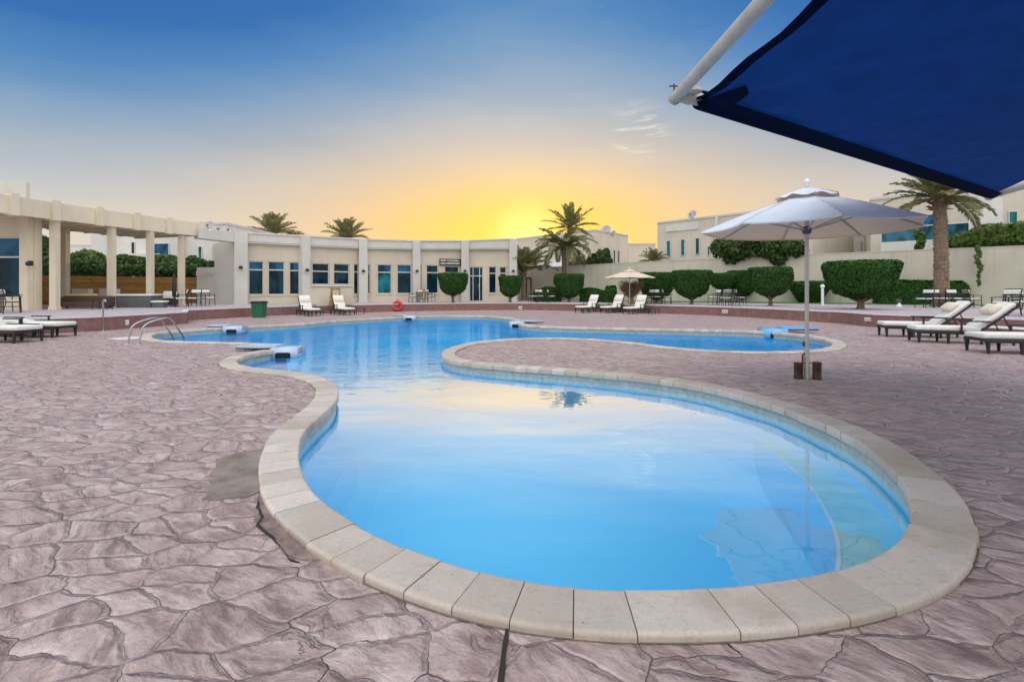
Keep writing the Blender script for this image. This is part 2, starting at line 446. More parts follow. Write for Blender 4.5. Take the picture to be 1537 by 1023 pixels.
# ------------------------------------------------------------------ pool outline, traced on the ground plane
ZC = .04
pts = [(937,884.4),(859,881),(779,871.5),(712,857),(652,838),(594,817),(546,793),(499.5,764),(470,739),(450,703),(448,668),(457,645),(481.5,622.7),(500,606),(508.5,589),(504,576),(486.5,566),(459,559.5),(425,555),(385,551),(363,547.5),(354.5,543),(358,537.6),(375,531.5),(400,526.5),
 (424,522.5),(433,519.5),(426,517),(402,515.2),(353,513),(291,511.7),(254,510.6),(235,508.5),(227.5,505.2),(229,502),(239,499),(279,495),(328,491.7),(383,489),(452,485.2),(501,481),(560,477.6),(626,474.2),(693,473.2),(737,474.5),(764,477.5),(775,481),(777,484.5),(788,487.5),
 (825.5,489.8),(900,491.5),(978,493.2),(1056,494.7),(1134,496.8),(1173,499),(1212.5,503.8),(1238.5,509),(1249.5,514),(1247,518.7),(1225.5,523.3),(1160,526.5),(1082,525.4),(1017,521),(952,513.3),(900,508.6),(847.6,506.3),(781,507),(726,510.8),(692.7,516),(670.6,523),(662.5,529.6),(667,536.5),(688,542.5),(748,548.5),(821,554),(900,560),(980,568),(1056,579.5),(1110,592),(1155,604.5),(1200,620.5),(1242,638),(1270,651),(1324,689),(1361,727),(1371,765),(1362,799),(1334.5,825),(1289,845.5),(1235,860.5),(1173,872),(1103,880),(1018,884.6)]
ctrl = [G(x, y, ZC).to_2d() for x, y in pts]

def hermite_closed(c, step):
    n = len(c)
    L = [max((c[(i+1)%n]-c[i]).length, 1e-6) for i in range(n)]
    T = []
    for i in range(n):
        l0, l1 = L[i-1], L[i]
        d0 = (c[i]-c[i-1])/l0; d1 = (c[(i+1)%n]-c[i])/l1
        T.append((d0*l1 + d1*l0)/(l0+l1))
    dense = []
    for i in range(n):
        k = max(2, int(L[i]/.03))
        a, b = c[i], c[(i+1)%n]
        for j in range(k):
            t = j/k; t2 = t*t; t3 = t2*t
            dense.append(a*(2*t3-3*t2+1) + T[i]*L[i]*(t3-2*t2+t) + b*(-2*t3+3*t2) + T[(i+1)%n]*L[i]*(t3-t2))
    return resample(dense, step)
def resample(d, step):
    n = len(d); cum = [0]
    for i in range(n): cum.append(cum[-1] + (d[(i+1)%n]-d[i]).length)
    tot = cum[-1]; k = max(8, int(round(tot/step))); out = []; i = 0
    for j in range(k):
        s = tot*j/k
        while cum[i+1] < s: i += 1
        t = (s-cum[i])/max(1e-9, cum[i+1]-cum[i])
        out.append(d[i].lerp(d[(i+1)%n], t))
    return out
def smooth(d, it):
    n = len(d)
    for _ in range(it): d = [(d[i-1] + d[i]*2 + d[(i+1)%n])/4 for i in range(n)]
    return d
line = smooth(hermite_closed(ctrl, .076), 10)
N = len(line)
nrm = []
for i in range(N):
    t = (line[(i+1)%N] - line[i-1]).normalized()
    nrm.append(Vector((t.y, -t.x)))
area = sum(line[i].x*line[(i+1)%N].y - line[(i+1)%N].x*line[i].y for i in range(N))
if area < 0: nrm = [-n for n in nrm]                # outward
nrm = smooth(nrm, 2); nrm = [n.normalized() for n in nrm]
def off(d): return [line[i] + nrm[i]*d for i in range(N)]

WZ = -.14
CW = .285
# coping: one row of cast slabs on a mortar bed
mb = MB()
PER = 3
prof = [(.012,-.05),(-.004,-.045),(-.006,-.035),(-.006,.022),(-.003,.033),(.006,.039),(.014,.040),(.024,.040),(CW-.03,.040),(CW-.018,.040),(CW-.008,.037),(CW,.028),(CW,.018),(CW,-.03)]
cols = []
nt_ = N // PER
i = 0
while i < N:
    k = PER if i + PER*2 <= N else N - i
    a = rnd.random(); jz = rnd.uniform(-.003, .003); jo = rnd.uniform(-.006, .006)
    near = line[i].y < 9
    gap = .0055 if near else .005
    mb.c = a*.8 + (.2 if line[i].x < -1.2 and line[i].y < 4.2 else 0)
    stations = []
    for j in range(k+1):
        a0 = line[(i+j) % N]; n0 = nrm[(i+j) % N]
        if j == 0: a1 = line[(i+1) % N]; sgn = 1
        elif j == k: a1 = line[(i+k-1) % N]; sgn = 1
        else: a1 = a0
        if j in (0, k):
            d = (a1-a0).normalized()*gap/2; a0 = a0 + d
        stations.append((a0, n0))
    m = len(prof); vs = []; fs = []
    for (a0, n0) in stations:
        for (u, z) in prof:
            q = a0 + n0*(u+jo); vs.append((q.x, q.y, z+jz))
    S = len(stations)
    for s_ in range(S-1):
        for q in range(m-1):
            f = (s_*m+q, s_*m+q+1, (s_+1)*m+q+1, (s_+1)*m+q)
            fs.append(f if area < 0 else tuple(reversed(f)))
    mb.add(vs, fs, True)
    mb.add(vs[:m], [tuple(range(m))]); mb.add(vs[-m:], [tuple(reversed(range(m)))])
    i += k
mb.c = None; mb.mi = 1
a, b = off(.004), off(CW-.012)
vs = [(p.x, p.y, .026) for p in a] + [(p.x, p.y, .024) for p in b]
mb.add(vs, [(i, N+i, N+(i+1)%N, (i+1)%N) for i in range(N)])
vs = [(p.x, p.y, z) for p in off(CW+.006) for z in (.004,)] + [(p.x, p.y, .004) for p in off(CW-.03)]
mb.add(vs, [(i, (i+1)%N, N+(i+1)%N, N+i) for i in range(N)])
struct(mb.build('pool_coping', [M_cope, M_mortar]))

# walls, floor, water
wl = off(.03)
mb = MB()
def ring_wall(z0, z1, w):
    vs = [(p.x, p.y, z0) for p in w] + [(p.x, p.y, z1) for p in w]
    mb.add(vs, [(i, (i+1)%N, N+(i+1)%N, N+i) for i in range(N)], True)
mb.mi = 0; ring_wall(.02, -.17, wl); mb.mi = 1
prev = None
for d_, z_ in ((.03,-.17),(.0,-.55),(-.08,-.85),(-.25,-1.06),(-.5,-1.18),(-.8,-1.236),(-1.0,-1.262)):       # the wall rounds into the floor
    cur = smooth(off(d_), 0 if d_ >= 0 else 12)
    if prev is not None:
        vs = [(p.x, p.y, z_) for p in cur] + [(p.x, p.y, pz) for p in prev]
        mb.add(vs, [(i, (i+1)%N, N+(i+1)%N, N+i) for i in range(N)], True)
    prev, pz = cur, z_
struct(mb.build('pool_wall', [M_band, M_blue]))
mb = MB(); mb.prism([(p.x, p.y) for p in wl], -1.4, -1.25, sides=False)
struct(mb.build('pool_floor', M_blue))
mb = MB(); mb.prism([(p.x, p.y) for p in off(.028)], -1.4, WZ, sides=False)
struct(mb.build('water', M_water))
# the shallow steps at the round near end
mb = MB()
cs = [i for i in range(N) if line[i].y < 6.0 and line[i].x > .9]
def run(idx):                                    # keep them in order round the rim
    start = next(i for i in idx if (i-1) % N not in set(idx)); out = []
    i = start; s = set(idx)
    while i in s: out.append(i); i = (i+1) % N
    return out
cs = run(cs)
n = len(cs)
for wmax, z in ((.42, -.42),):
    o_ = [line[i] + nrm[i]*.02 for i in cs]; wk = [wmax*max(.02, math.sin(PI*k/(n-1)))**.55 for k in range(n)]
    q_ = [line[i] - nrm[i]*wk[k] for k, i in enumerate(cs)]
    vs = [(p.x, p.y, z) for p in o_] + [(p.x, p.y, z) for p in q_] + [(p.x, p.y, -1.3) for p in q_]
    mb.mi = 0; mb.add(vs, [(i, i+1, n+i+1, n+i) for i in range(n-1)], False)
    mb.mi = 3; mb.add(vs, [(n+i, n+i+1, 2*n+i+1, 2*n+i) for i in range(n-1)], False)
    mb.mi = 1
    for k in range(3, n-3, 4):                   # tile joints
        a0, a1 = o_[k], q_[k]; t = (o_[k+1]-o_[k]).normalized()*.004
        mb.add([(a0.x-t.x,a0.y-t.y,z+.004),(a0.x+t.x,a0.y+t.y,z+.004),(a1.x+t.x,a1.y+t.y,z+.004),(a1.x-t.x,a1.y-t.y,z+.004)], [(0,1,2,3)])
    def band(u0, u1, m):
        e = [line[i] - nrm[i]*wk[k]*u0 for k, i in enumerate(cs)]; e2 = [line[i] - nrm[i]*wk[k]*u1 for k, i in enumerate(cs)]
        mb.mi = m; mb.add([(p.x,p.y,z+.005) for p in e]+[(p.x,p.y,z+.005) for p in e2], [(i,i+1,n+i+1,n+i) for i in range(n-1)])
    band(.48, .50, 1); band(.93, .995, 2)
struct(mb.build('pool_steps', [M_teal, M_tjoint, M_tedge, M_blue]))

# ------------------------------------------------------------------ deck with the pool cut out, ground, terrace
hole = [(p.x, p.y, 0) for p in off(.16)]
outer = [(-70,-40,0),(70,-40,0),(70,60,0),(-70,60,0)]
polys = [[Vector(p) for p in outer], [Vector(p) for p in reversed(hole)] if area > 0 else [Vector(p) for p in hole]]
flat = polys[0] + polys[1]
tri = tessellate_polygon(polys)
mb = MB()
fs = []
for t in tri:
    a, b, c = (flat[i] for i in t)
    fs.append(t if (b-a).cross(c-a).z > 0 else tuple(reversed(t)))
mb.add(flat, fs)
struct(mb.build('pool_deck', M_deck))
mb = MB(); mb.lathe([(3000,-1.6),(.01,-1.6)], 48, (0,0,0), False, False)
struct(mb.build('ground', M_sand))

arc = [G(281,481),G(320,478.4),G(360,476),G(400,473.9),G(443,472),G(490,470.3),G(540,468.8),G(600,467.2),G(650,466.3),G(690,465.7),G(740,465.2),G(780,465.2),G(820,465.5),G(866,466.7),G(920,468.1),G(986,470),G(1060,472.7),G(1130,476.3),G(1213,482),G(1260,485),G(1311,490.4),G(1400,495.2),G(1470,498.8),G(1537,502)]
arc = [p.to_2d() for p in arc]
def open_smooth(a, k):
    out = []
    for i in range(len(a)-1):
        p0, p1, p2, p3 = a[max(i-1,0)], a[i], a[i+1], a[min(i+2,len(a)-1)]
        for j in range(k):
            t = j/k
            out.append(.5*((2*p1)+(p2-p0)*t+(2*p0-5*p1+4*p2-p3)*t*t+(3*p1-p0-3*p2+p3)*t**3))
    out.append(a[-1]); return out
arc = open_smooth(arc, 4)
left = [Vector((-32,-14)), Vector((-22,2)), Vector((-18.2,9)), Vector((-16.9,12)), G(0,504.5).to_2d(), G(153,496).to_2d(), G(246,488.6).to_2d(), G(279.5,485.4).to_2d()]
edge = left + arc + [Vector((20,11.5)), Vector((26,2)), Vector((36,-14))]
poly = edge + [Vector((60,-14)), Vector((60,58)), Vector((-60,58)), Vector((-60,-14))]
mb = MB(); mb.mi = 0
mb.prism([p[:] for p in poly], .01, TZ)
# riser face in front and the pale nosing along the top edge
def ribbon(e, d0, d1, z0, z1, i):
    mb.mi = i; n = len(e); a_, b_ = [], []
    for k in range(n):
        t = (e[min(k+1,n-1)]-e[max(k-1,0)]).normalized(); nn = Vector((t.y,-t.x))
        a_.append(e[k]+nn*d0); b_.append(e[k]+nn*d1)
    vs = [(p.x,p.y,z) for z in (z0,z1) for p in a_] + [(p.x,p.y,z) for z in (z0,z1) for p in b_]
    fs = []
    for k in range(n-1):
        fs += [(k,k+1,n+k+1,n+k), (2*n+k,2*n+k+1,3*n+k+1,3*n+k), (n+k,n+k+1,3*n+k+1,3*n+k), (k,k+1,2*n+k+1,2*n+k)]
    mb.add(vs, fs)
edge2 = [p for p in edge]
ribbon(edge2, .004, .03, -.05, TZ-.045, 1)
ribbon(edge2, -.16, .055, TZ-.045, TZ+.006, 2)
struct(mb.build('terrace', [M_terr, M_riser, M_nose]))
# lower step on the right
mb = MB()
st = [G(1478,501.5).to_2d(), G(1537,505.5).to_2d(), Vector((20.2,10.6)), Vector((22,8))]
ribbon(st, -.6, .38, -.05, .225, 1); ribbon(st, -.6, .41, .225, .255, 2)
struct(mb.build('terrace_step', [M_terr, M_riser, M_nose]))

# lawn strip at the foot of the garden wall
mb = MB()
a_ = [(4.0,40.2),(8,37.6),(12,34.6),(17,32.3),(21,30.2),(25,28.4),(29,26.6),(34,24.5)]
b_ = [(3.0,46),(10,40.5),(17,36.6),(21,34.4),(26,31),(30,28.3),(36,26)]
mb.prism(a_ + list(reversed(b_)), TZ+.002, TZ+.02)
g_ = mb.build('lawn', M_grass); g_['kind'] = 'stuff'

# concrete repair beside the coping, broken paving and the open joint running to the camera
def sheet(name, poly_px, z0, z1, mat, jitter=.012):
    pp = [G(x, y).to_2d() for x, y in poly_px]
    out = []
    for i in range(len(pp)):
        a0, b0 = pp[i], pp[(i+1)%len(pp)]
        k = max(1, int((b0-a0).length/.05))
        for j in range(k):
            p = a0.lerp(b0, j/k)
            out.append((p.x + rnd.uniform(-jitter,jitter), p.y + rnd.uniform(-jitter,jitter)))
    m_ = MB(); m_.prism(out, z0, z1); return struct(m_.build(name, mat))
sheet('concrete_patch', [(326,687),(352,681),(398,673),(404,690),(398,712),(398,735),(388,742),(352,749),(306,750),(316,728),(322,705)], .001, .007, M_patch, .028)
sheet('broken_paving', [(399,735),(408,765),(432,797),(462,822),(490,838),(482,842),(455,842),(432,838),(424,820),(408,806),(396,790),(384,782),(382,768),(386,745)], .001, .006, M_rubble)
sheet('paving_crack', [(388,745),(385,762),(392,778),(384,790),(408,808),(424,826),(436,842),(450,845),(434,839),(421,821),(406,803),(388,788),(396,777),(390,762)], .002, .009, M_gap, .003)
sheet('expansion_joint', [(760.5,934),(765.5,934),(761,975),(756,1023),(750,1090),(742,1090),(747,1023),(753,975)], .001, .005, M_gap, .002)
sheet('pale_patch', [(160,508.5),(190,505.5),(215,504.8),(213,508),(180,510)], .001, .006, M_nose, .02)
# ------------------------------------------------------------------ building helpers
def V2(p): return Vector((p[0], p[1]))
def frame_of(p0, p1, z=0):
    """matrix with x along the wall from p0 to p1 and +y away from the viewer side"""
    p0, p1 = V2(p0), V2(p1); d = (p1-p0).normalized()
    return Matrix(((d.x, -d.y, 0, p0.x), (d.y, d.x, 0, p0.y), (0, 0, 1, z), (0, 0, 0, 1)))
def u_at(x, p0, p1):
    k = (x-CX)/F; p0, p1 = V2(p0), V2(p1); d = p1-p0
    s = (k*p0.y - p0.x)/(d.x - k*d.y)
    q = p0 + d*s
    return s*d.length, q.y
def wall_strip(mb, p0, p1, z0, z1, ops, th=.25, y0=0.0):
    """wall from p0 to p1 with real openings [(u0,u1,lo,hi)]"""
    L = (V2(p1)-V2(p0)).length; M = frame_of(p0, p1); mb.at(M)
    ops = sorted(ops); u = 0.0
    def bx(a, b, lo, hi):
        if b-a > .002 and hi-lo > .002: mb.box(((a+b)/2, y0+th/2, (lo+hi)/2), (b-a, th, hi-lo))
    for (a, b, lo, hi) in ops:
        bx(u, a, z0, z1); bx(a, b, z0, lo); bx(a, b, hi, z1); u = b
    bx(u, L, z0, z1); mb.at(Matrix.Identity(4))
def window(parent, p0, p1, u0, u1, lo, hi, mull=None, name='window', y=.10, gl=None, gl2=None, fw=.055, vbars=(), bottom=True):
    M = frame_of(p0, p1); f = MB().at(M); w = u1-u0
    d = .07
    f.box(((u0+u1)/2, y, hi-fw/2), (w-.004, d, fw))
    if bottom: f.box(((u0+u1)/2, y, lo+fw/2), (w-.004, d, fw))
    for uu in (u0+fw/2+.002, u1-fw/2-.002): f.box((uu, y, (lo+hi)/2), (fw, d, hi-lo-2*fw-.004))
    if mull: f.box(((u0+u1)/2, y, mull), (w-2*fw-.004, d, fw*1.3))
    for vb in vbars: f.box((vb, y-.004, (lo+hi)/2), (fw, d, hi-lo-2*fw-.008))
    fr = f.build(name, M_frame, parent)
    parts = [(lo, mull, gl or M_glass), (mull, hi, gl2 or gl or M_glass)] if mull else [(lo, hi, gl or M_glass)]
    for a, b, g in parts:
        q = MB().at(M); q.box(((u0+u1)/2, y+.03, (a+b)/2), (w-.01, .012, b-a-.004)); q.build('pane', g, fr)
    return fr

# ------------------------------------------------------------------ the curved clubhouse
PIL = [(362,30.0,348,364),(459,31.5,353.3,369),(545,34.5,358.5,373.3),(625,36.0,360.6,374.5),(698,37.5,360.6,374.5),(770,38.0,357.8,374)]
pp = [PX(x, Y).to_2d() for x, Y, _, _ in PIL]
zt = [PZ(t, Y) for x, Y, t, b in PIL]; zb = [PZ(b, Y) for x, Y, t, b in PIL]
BAYS = [
 [(372.5,395.5,391.8,442.4,404.8),(402,427,392.3,442.3,405),(434,451.5,393.2,442,406)],
 [(468.5,494.6,395,427,407),(501,525,395.7,427,407.8),(531.2,538.8,396.2,441.6,408)],
 [(551.6,555.8,396.6,441,408.3),(566.3,587.8,396.8,440.8,408.5),(596,617.8,397,440.6,408.5)],
 [(630.2,632.6,397.4,440.6,408.6),(640,658,397.8,440.4,409),(667.5,689,399.2,440.4,409)],
 [(733.5,745,400,440,410),(749.8,760,400.4,440,410)],
]
club = thing('clubhouse', 'long low clubhouse with curved white parapet, pilasters and dark windows beyond the pool', 'building', (pp[2].x, pp[2].y, TZ))
club_inv = club.location.copy()
def cpart(mb, name, mats):
    o = mb.build(name, mats, club); o.location = -club_inv; return o
def fix(o): o.location = -club_inv; return o
w = MB()
SET = .34
segs = []
for i in range(5):
    a, b = pp[i], pp[i+1]
    n = Vector((-(b-a).y, (b-a).x)).normalized()
    a2, b2 = a + n*SET, b + n*SET
    segs.append((a2, b2))
    ops = []; wins = []
    for (x0, x1, yt, yb, ym) in BAYS[i]:
        u0, Ya = u_at(x0, a2, b2); u1, Yb = u_at(x1, a2, b2); Yc = (Ya+Yb)/2
        ops.append((u0, u1, PZ(yb, Yc), PZ(yt, Yc))); wins.append((u0, u1, PZ(yb, Yc), PZ(yt, Yc), PZ(ym, Yc)))
    if i == 4:
        u0, Ya = u_at(704.5, a2, b2); u1, Yb = u_at(725, a2, b2)
        dz1 = PZ(400.5, (Ya+Yb)/2); door = (u0, u1, TZ, dz1, PZ(414, (Ya+Yb)/2)); ops.append((u0, u1, TZ, dz1))
    wall_strip(w, a2, b2, TZ, (zb[i]+zb[i+1])/2+.25, ops)
    for q in wins:
        k = (i + wins.index(q)) % 3
        fix(window(club, a2, b2, q[0], q[1], q[2], q[3], q[4], gl=M_glass if k else M_teal_g if i in (2,3) else M_glass, gl2=M_glassup if i in (0,2) else M_glass))
    if i == 4:
        u0, u1, lo, hi, mu = door
        dr = fix(window(club, a2, b2, u0, u1, lo, hi, mu, name='door', vbars=(u0+.27*(u1-u0), u0+.75*(u1-u0))))
        h = MB().at(frame_of(a2, b2)); um = u0+.66*(u1-u0)
        h.tube([(um, .02, TZ+.8), (um, -.02, TZ+.85), (um, -.02, TZ+1.3), (um, .02, TZ+1.35)], .014, 6); h.build('handle', M_steel, dr)
# thin raised surround bands under the window heads and panel joints
for i in range(5):
    a2, b2 = segs[i]; L = (b2-a2).length
    w.at(frame_of(a2, b2))
    for (x0, x1, yt, yb, ym) in BAYS[i]:
        u0, Ya = u_at(x0, a2, b2); u1, Yb = u_at(x1, a2, b2); Yc = (Ya+Yb)/2
        w.box(((u0+u1)/2, -.02, PZ(yb, Yc)-.04), (u1-u0+.14, .06, .07))
        for uu in (u0-.045, u1+.045): w.box((uu, -.012, (PZ(yb,Yc)+PZ(yt,Yc))/2+.02), (.06, .026, PZ(yt,Yc)-PZ(yb,Yc)+.1))
    w.at(Matrix.Identity(4))
cpart(w, 'wall', M_wall)
par = MB()
def seg_slab(mb, p0, p1, b0, t0, b1, t1, f, bk):
    p0, p1 = V2(p0), V2(p1); n = Vector((-(p1-p0).y, (p1-p0).x)).normalized()
    vs = []
    for p, b_, t_ in ((p0, b0, t0), (p1, b1, t1)):
        for o_ in (f, bk):
            q = p + n*o_; vs += [(q.x, q.y, b_), (q.x, q.y, t_)]
    mb.add(vs, [(0,4,5,1),(2,3,7,6),(1,5,7,3),(0,2,6,4),(0,1,3,2),(4,6,7,5)])
P_left = Vector((-18.25, 28.2))
for i in range(5):
    seg_slab(par, pp[i], pp[i+1], zb[i], zt[i], zb[i+1], zt[i+1], .10, .62)
    seg_slab(par, pp[i], pp[i+1], zb[i]+.10, zb[i]+.17, zb[i+1]+.10, zb[i+1]+.17, .06, .2)
    seg_slab(par, pp[i], pp[i+1], zt[i]-.08, zt[i]+.02, zt[i+1]-.08, zt[i+1]+.02, .04, .7)
seg_slab(par, P_left, pp[0], PZ(357, 28.2), PZ(342.6, 28.2), zb[0], zt[0]-.02, .1, .8)
cpart(par, 'parapet', M_wall2)
for i, p in enumerate(pp):
    m_ = MB(); j = min(i, 4); d = (pp[j+1]-pp[j]).normalized(); Y = PIL[i][1]
    wd = (17.5 if i == 0 else 12 if i < 3 else 11)/725*Y
    M = Matrix(((d.x,-d.y,0,p.x),(d.y,d.x,0,p.y),(0,0,1,0),(0,0,0,1)))
    m_.at(M); hh = zt[i]-.04-TZ
    m_.box((0, .2, TZ+hh/2), (wd, .62, hh))
    m_.box((0, .2, TZ+.06), (wd+.06, .68, .12))
    cpart(m_, 'pilaster', M_wall2)
    m_ = MB().at(M); zl = PZ(401 if i == 0 else 405 if i == 1 else 406.5, Y)
    m_.box((0, -.14, zl), (.10, .06, .16)); m_.lathe([(.03,zl-.1),(.11,zl-.08),(.12,zl+.02),(.05,zl+.08)], 10, (0,-.26,0))
    cpart(m_, 'wall_lamp', M_black)
ro = MB()
back = [pp[5]+Vector((1.5,9)), pp[3]+Vector((-1,10)), pp[1]+Vector((-5,10)), pp[0]+Vector((-6.5,8)), pp[0]+Vector((-1.6,2.4))]
ro.prism([(p.x, p.y) for p in [q+Vector((0,.66)) for q in pp] + back], 4.2, 4.55)
cpart(ro, 'roof', M_wall2)
bw = MB()
ring = [pp[5]+Vector((.05,.7))] + back
for a, b in zip(ring[:-1], ring[1:]): wall_strip(bw, b, a, TZ, 4.95, [], .2)
cpart(bw, 'back_wall', M_wall)
wg = MB()
wl0, wl1 = (-18.95,30.75), (-16.95,30.2)
wall_strip(wg, wl0, wl1, TZ, PZ(364.5, 30.4), [], .3)
wall_strip(wg, (-20.2,30.95), (-18.97,30.77), TZ, PZ(401, 30.8), [], .25)
for k in range(12):
    wg.box((-20.1+k*.1, 30.75+.02, PZ(401,30.8)-.42), (.03,.03,.3))
cpart(wg, 'side_wall', M_wall2)

# sign over the fourth bay
a2, b2 = segs[3]; u0, Ya = u_at(659.3, a2, b2); u1, Yb = u_at(691, a2, b2)
sg = thing('sign', 'small dark sign board with two lines of white lettering above a window', 'sign', (0,0,0))
M = frame_of(a2, b2); zlo, zhi = PZ(397.6, Ya), PZ(388.2, Ya)
m_ = MB().at(M); m_.box(((u0+u1)/2, -.10, (zlo+zhi)/2), (u1-u0, .08, zhi-zlo), 0, .01); m_.build('board', M_sign, sg)
m_ = MB().at(M); r2_ = random.Random(3)
for row, zc in ((0, zhi-.14), (1, zlo+.13)):
    uu = u0+.07; k = 0
    while uu < u1-.15:
        wd = r2_.uniform(.055,.09); k += 1
        if not (row == 0 and k == 6):
            h_ = .11
            st = r2_.choice('BENOHAL'); m_ = MB().at(M)
            m_.box((uu+.012, -.146, zc), (.024, .008, h_))
            if st in 'BEON A': m_.box((uu+wd/2, -.1465, zc+h_/2-.012), (wd-.02, .008, .022))
            if st in 'BEOL': m_.box((uu+wd/2, -.1465, zc-h_/2+.012), (wd-.02, .008, .022))
            if st in 'BEHA': m_.box((uu+wd/2, -.1465, zc), (wd-.02, .008, .02))
            if st in 'BONHA': m_.box((uu+wd-.012, -.146, zc), (.022, .008, h_))
            m_.build('letter', M_letter, sg)
        uu += wd+.022

# cream counter in front of the second bay
ct = thing('counter', 'cream panelled counter standing against the clubhouse below a pair of short windows', 'counter', (-11.0, 29.5, TZ), R(18))
m_ = MB(); m_.box((0,0,.55), (2.35,.5,1.10), 0, .015); m_.build('body', M_wall, ct)
m_ = MB(); m_.box((0,-.02,1.135), (2.5,.6,.06), 0, .012); m_.build('top', M_wall2, ct)

# ------------------------------------------------------------------ pergola and the building it grows out of
FA = [(-21.25,18.3),(-20.98,20.3),(-20.7,21.86),(-20.2,23.6),(-19.7,25.3),(-19.2,27.0),(-18.45,28.6)]
ZP0, ZP1 = 4.58, 5.35
pg = thing('pergola', 'cream pergola with square columns and a deep ribbed fascia left of the pool', 'pergola', (-20.5,24,TZ))
pinv = Vector((20.5,-24,-TZ))
def ppart(mb, name, mat): o = mb.build(name, mat, pg); o.location = pinv; return o
fa = MB()
for (a, b) in zip(FA[:-1], FA[1:]):
    seg_slab(fa, a, b, ZP0, ZP1, ZP0, ZP1, 0, .22)
seg_slab(fa, FA[-1], (FA[-1][0]-4.9, FA[-1][1]+1.5), ZP0, ZP1, ZP0, ZP1, 0, .2)
ppart(fa, 'fascia', M_perg)
for i, p in enumerate(FA[1:]):
    j = min(i+1, len(FA)-2); a, b = V2(FA[j]), V2(FA[j+1]); d = (b-a).normalized()
    m_ = MB().at(Matrix(((d.x,-d.y,0,p[0]),(d.y,d.x,0,p[1]),(0,0,1,0),(0,0,0,1))))
    m_.box((0, .05, (ZP0+ZP1)/2+.02), (.30, .42, ZP1-ZP0+.14))
    ppart(m_, 'fascia_block', M_perg)
BK = [(x-5.0, y+1.5) for i, (x, y) in enumerate(FA)]
sl_ = MB(); sl_.prism([(x-.15, y) for x, y in FA] + list(reversed(BK)), 4.72, 4.90); ppart(sl_, 'canopy', M_perg)
rb = MB()
for i in range(len(FA)-1):
    for t_ in (.0, .5):
        a = V2(FA[i]).lerp(V2(FA[i+1]), t_); b = V2(BK[i]).lerp(V2(BK[i+1]), t_)
        rb.bar((a.x-.25,a.y,4.675), (b.x,b.y,4.675), .12, .08)
for t_ in (.33, .66, .97):
    for i in range(len(FA)-1):
        a = V2(FA[i]).lerp(V2(BK[i]), t_); b = V2(FA[i+1]).lerp(V2(BK[i+1]), t_)
        rb.bar((a.x,a.y,4.69), (b.x,b.y,4.69), .10, .05)
ppart(rb, 'soffit_beams', M_perg)
def colm(x, y, wd=.27, rz=.12):
    m_ = MB(); m_.box((x, y, (TZ+4.7)/2), (wd, wd, 4.7-TZ), rz); m_.box((x, y, TZ+.07), (wd+.05, wd+.05, .14), rz)
    return ppart(m_, 'column', M_perg)
for x, Y in ((82.3,22.1),(167.5,24.4),(225.5,26.2),(272.3,27.9)):
    q = PX(x, Y); colm(q.x, q.y)
q = PX(97, 26.3); colm(q.x, q.y, .32)
lb = thing('annex_building', 'cream building at the left edge with a tall dark window under the pergola', 'building', (-26,24,TZ))
linv = Vector((26,-24,-TZ))
def lpart(mb, name, mat): o = mb.build(name, mat, lb); o.location = linv; return o
a, b = (-34.0, 21.8), (-21.5, 21.8)
u0 = (-23.6+34); u1 = u_at(30.5, a, b)[0]
lo, hi, mu = PZ(446, 21.8), PZ(355.5, 21.8), PZ(385.5, 21.8)
m_ = MB(); wall_strip(m_, a, b, TZ, 5.2, [(u0, u1, lo, hi)], .3)
wall_strip(m_, (-21.55, 22.1), (-27.6, 28), TZ, 4.8, [], .3)
wall_strip(m_, (-34, 28), (-27.8, 28), TZ, 4.8, [], .3)
m_.box((-21.78, 21.66, 2.6), (.38, .26, 4.2))
lpart(m_, 'wall', M_perg)
m_ = MB(); m_.prism([(-34,22),(-21.8,22),(-27.8,28),(-34,28)], 4.9, 5.2); lpart(m_, 'roof', M_perg)
wn = window(lb, a, b, u0, u1, lo, hi, mu, gl=M_glass, gl2=M_glassup); wn.location = linv
m_ = MB(); m_.prism([(-36,26.05),(-26.1,26.05),(-31.5,31),(-36,31)], 4.5, PZ(271.5,26)); m_.box((-26.4,25.95,(PZ(271.5,26)+4.5)/2-.03), (.8,.2,PZ(271.5,26)-4.5-.1)); lpart(m_, 'upper_storey', M_wall2)
m_ = MB(); m_.box((-21.4, 21.48, PZ(395.5,21.7)), (.12,.12,.22)); m_.lathe([(.03,0),(.09,.03),(.09,.14),(.04,.2)], 8, (-21.4,21.36,PZ(396,21.7)-.1)); lpart(m_, 'wall_lamp', M_black)

# timber fence behind the pergola
f0, f1 = PX(40, 27.6).to_2d(), PX(340.5, 33.2).to_2d()
fe = thing('timber_fence', 'brown horizontal board timber fence behind the pergola columns', 'fence', (f0.x, f0.y, TZ))
finv = Vector((-f0.x,-f0.y,-TZ))
m_ = MB(); wall_strip(m_, f0, f1, TZ+.02, 2.22, [], .05); o = m_.build('boards', M_fence, fe); o.location = finv
m_ = MB(); m_.at(frame_of(f0, f1)); L = (f1-f0).length
for k in range(8):
    m_ = MB().at(frame_of(f0, f1)); m_.box((L*k/7, .09, (TZ+2.2)/2), (.09,.08,2.2-TZ)); o = m_.build('post', M_fence, fe); o.location = finv
m_ = MB(); m_.at(frame_of(f0, f1)); m_.box((L+.03, .02, (TZ+2.25)/2), (.05,.1,2.25-TZ)); o = m_.build('end_post', M_black, fe); o.location = finv
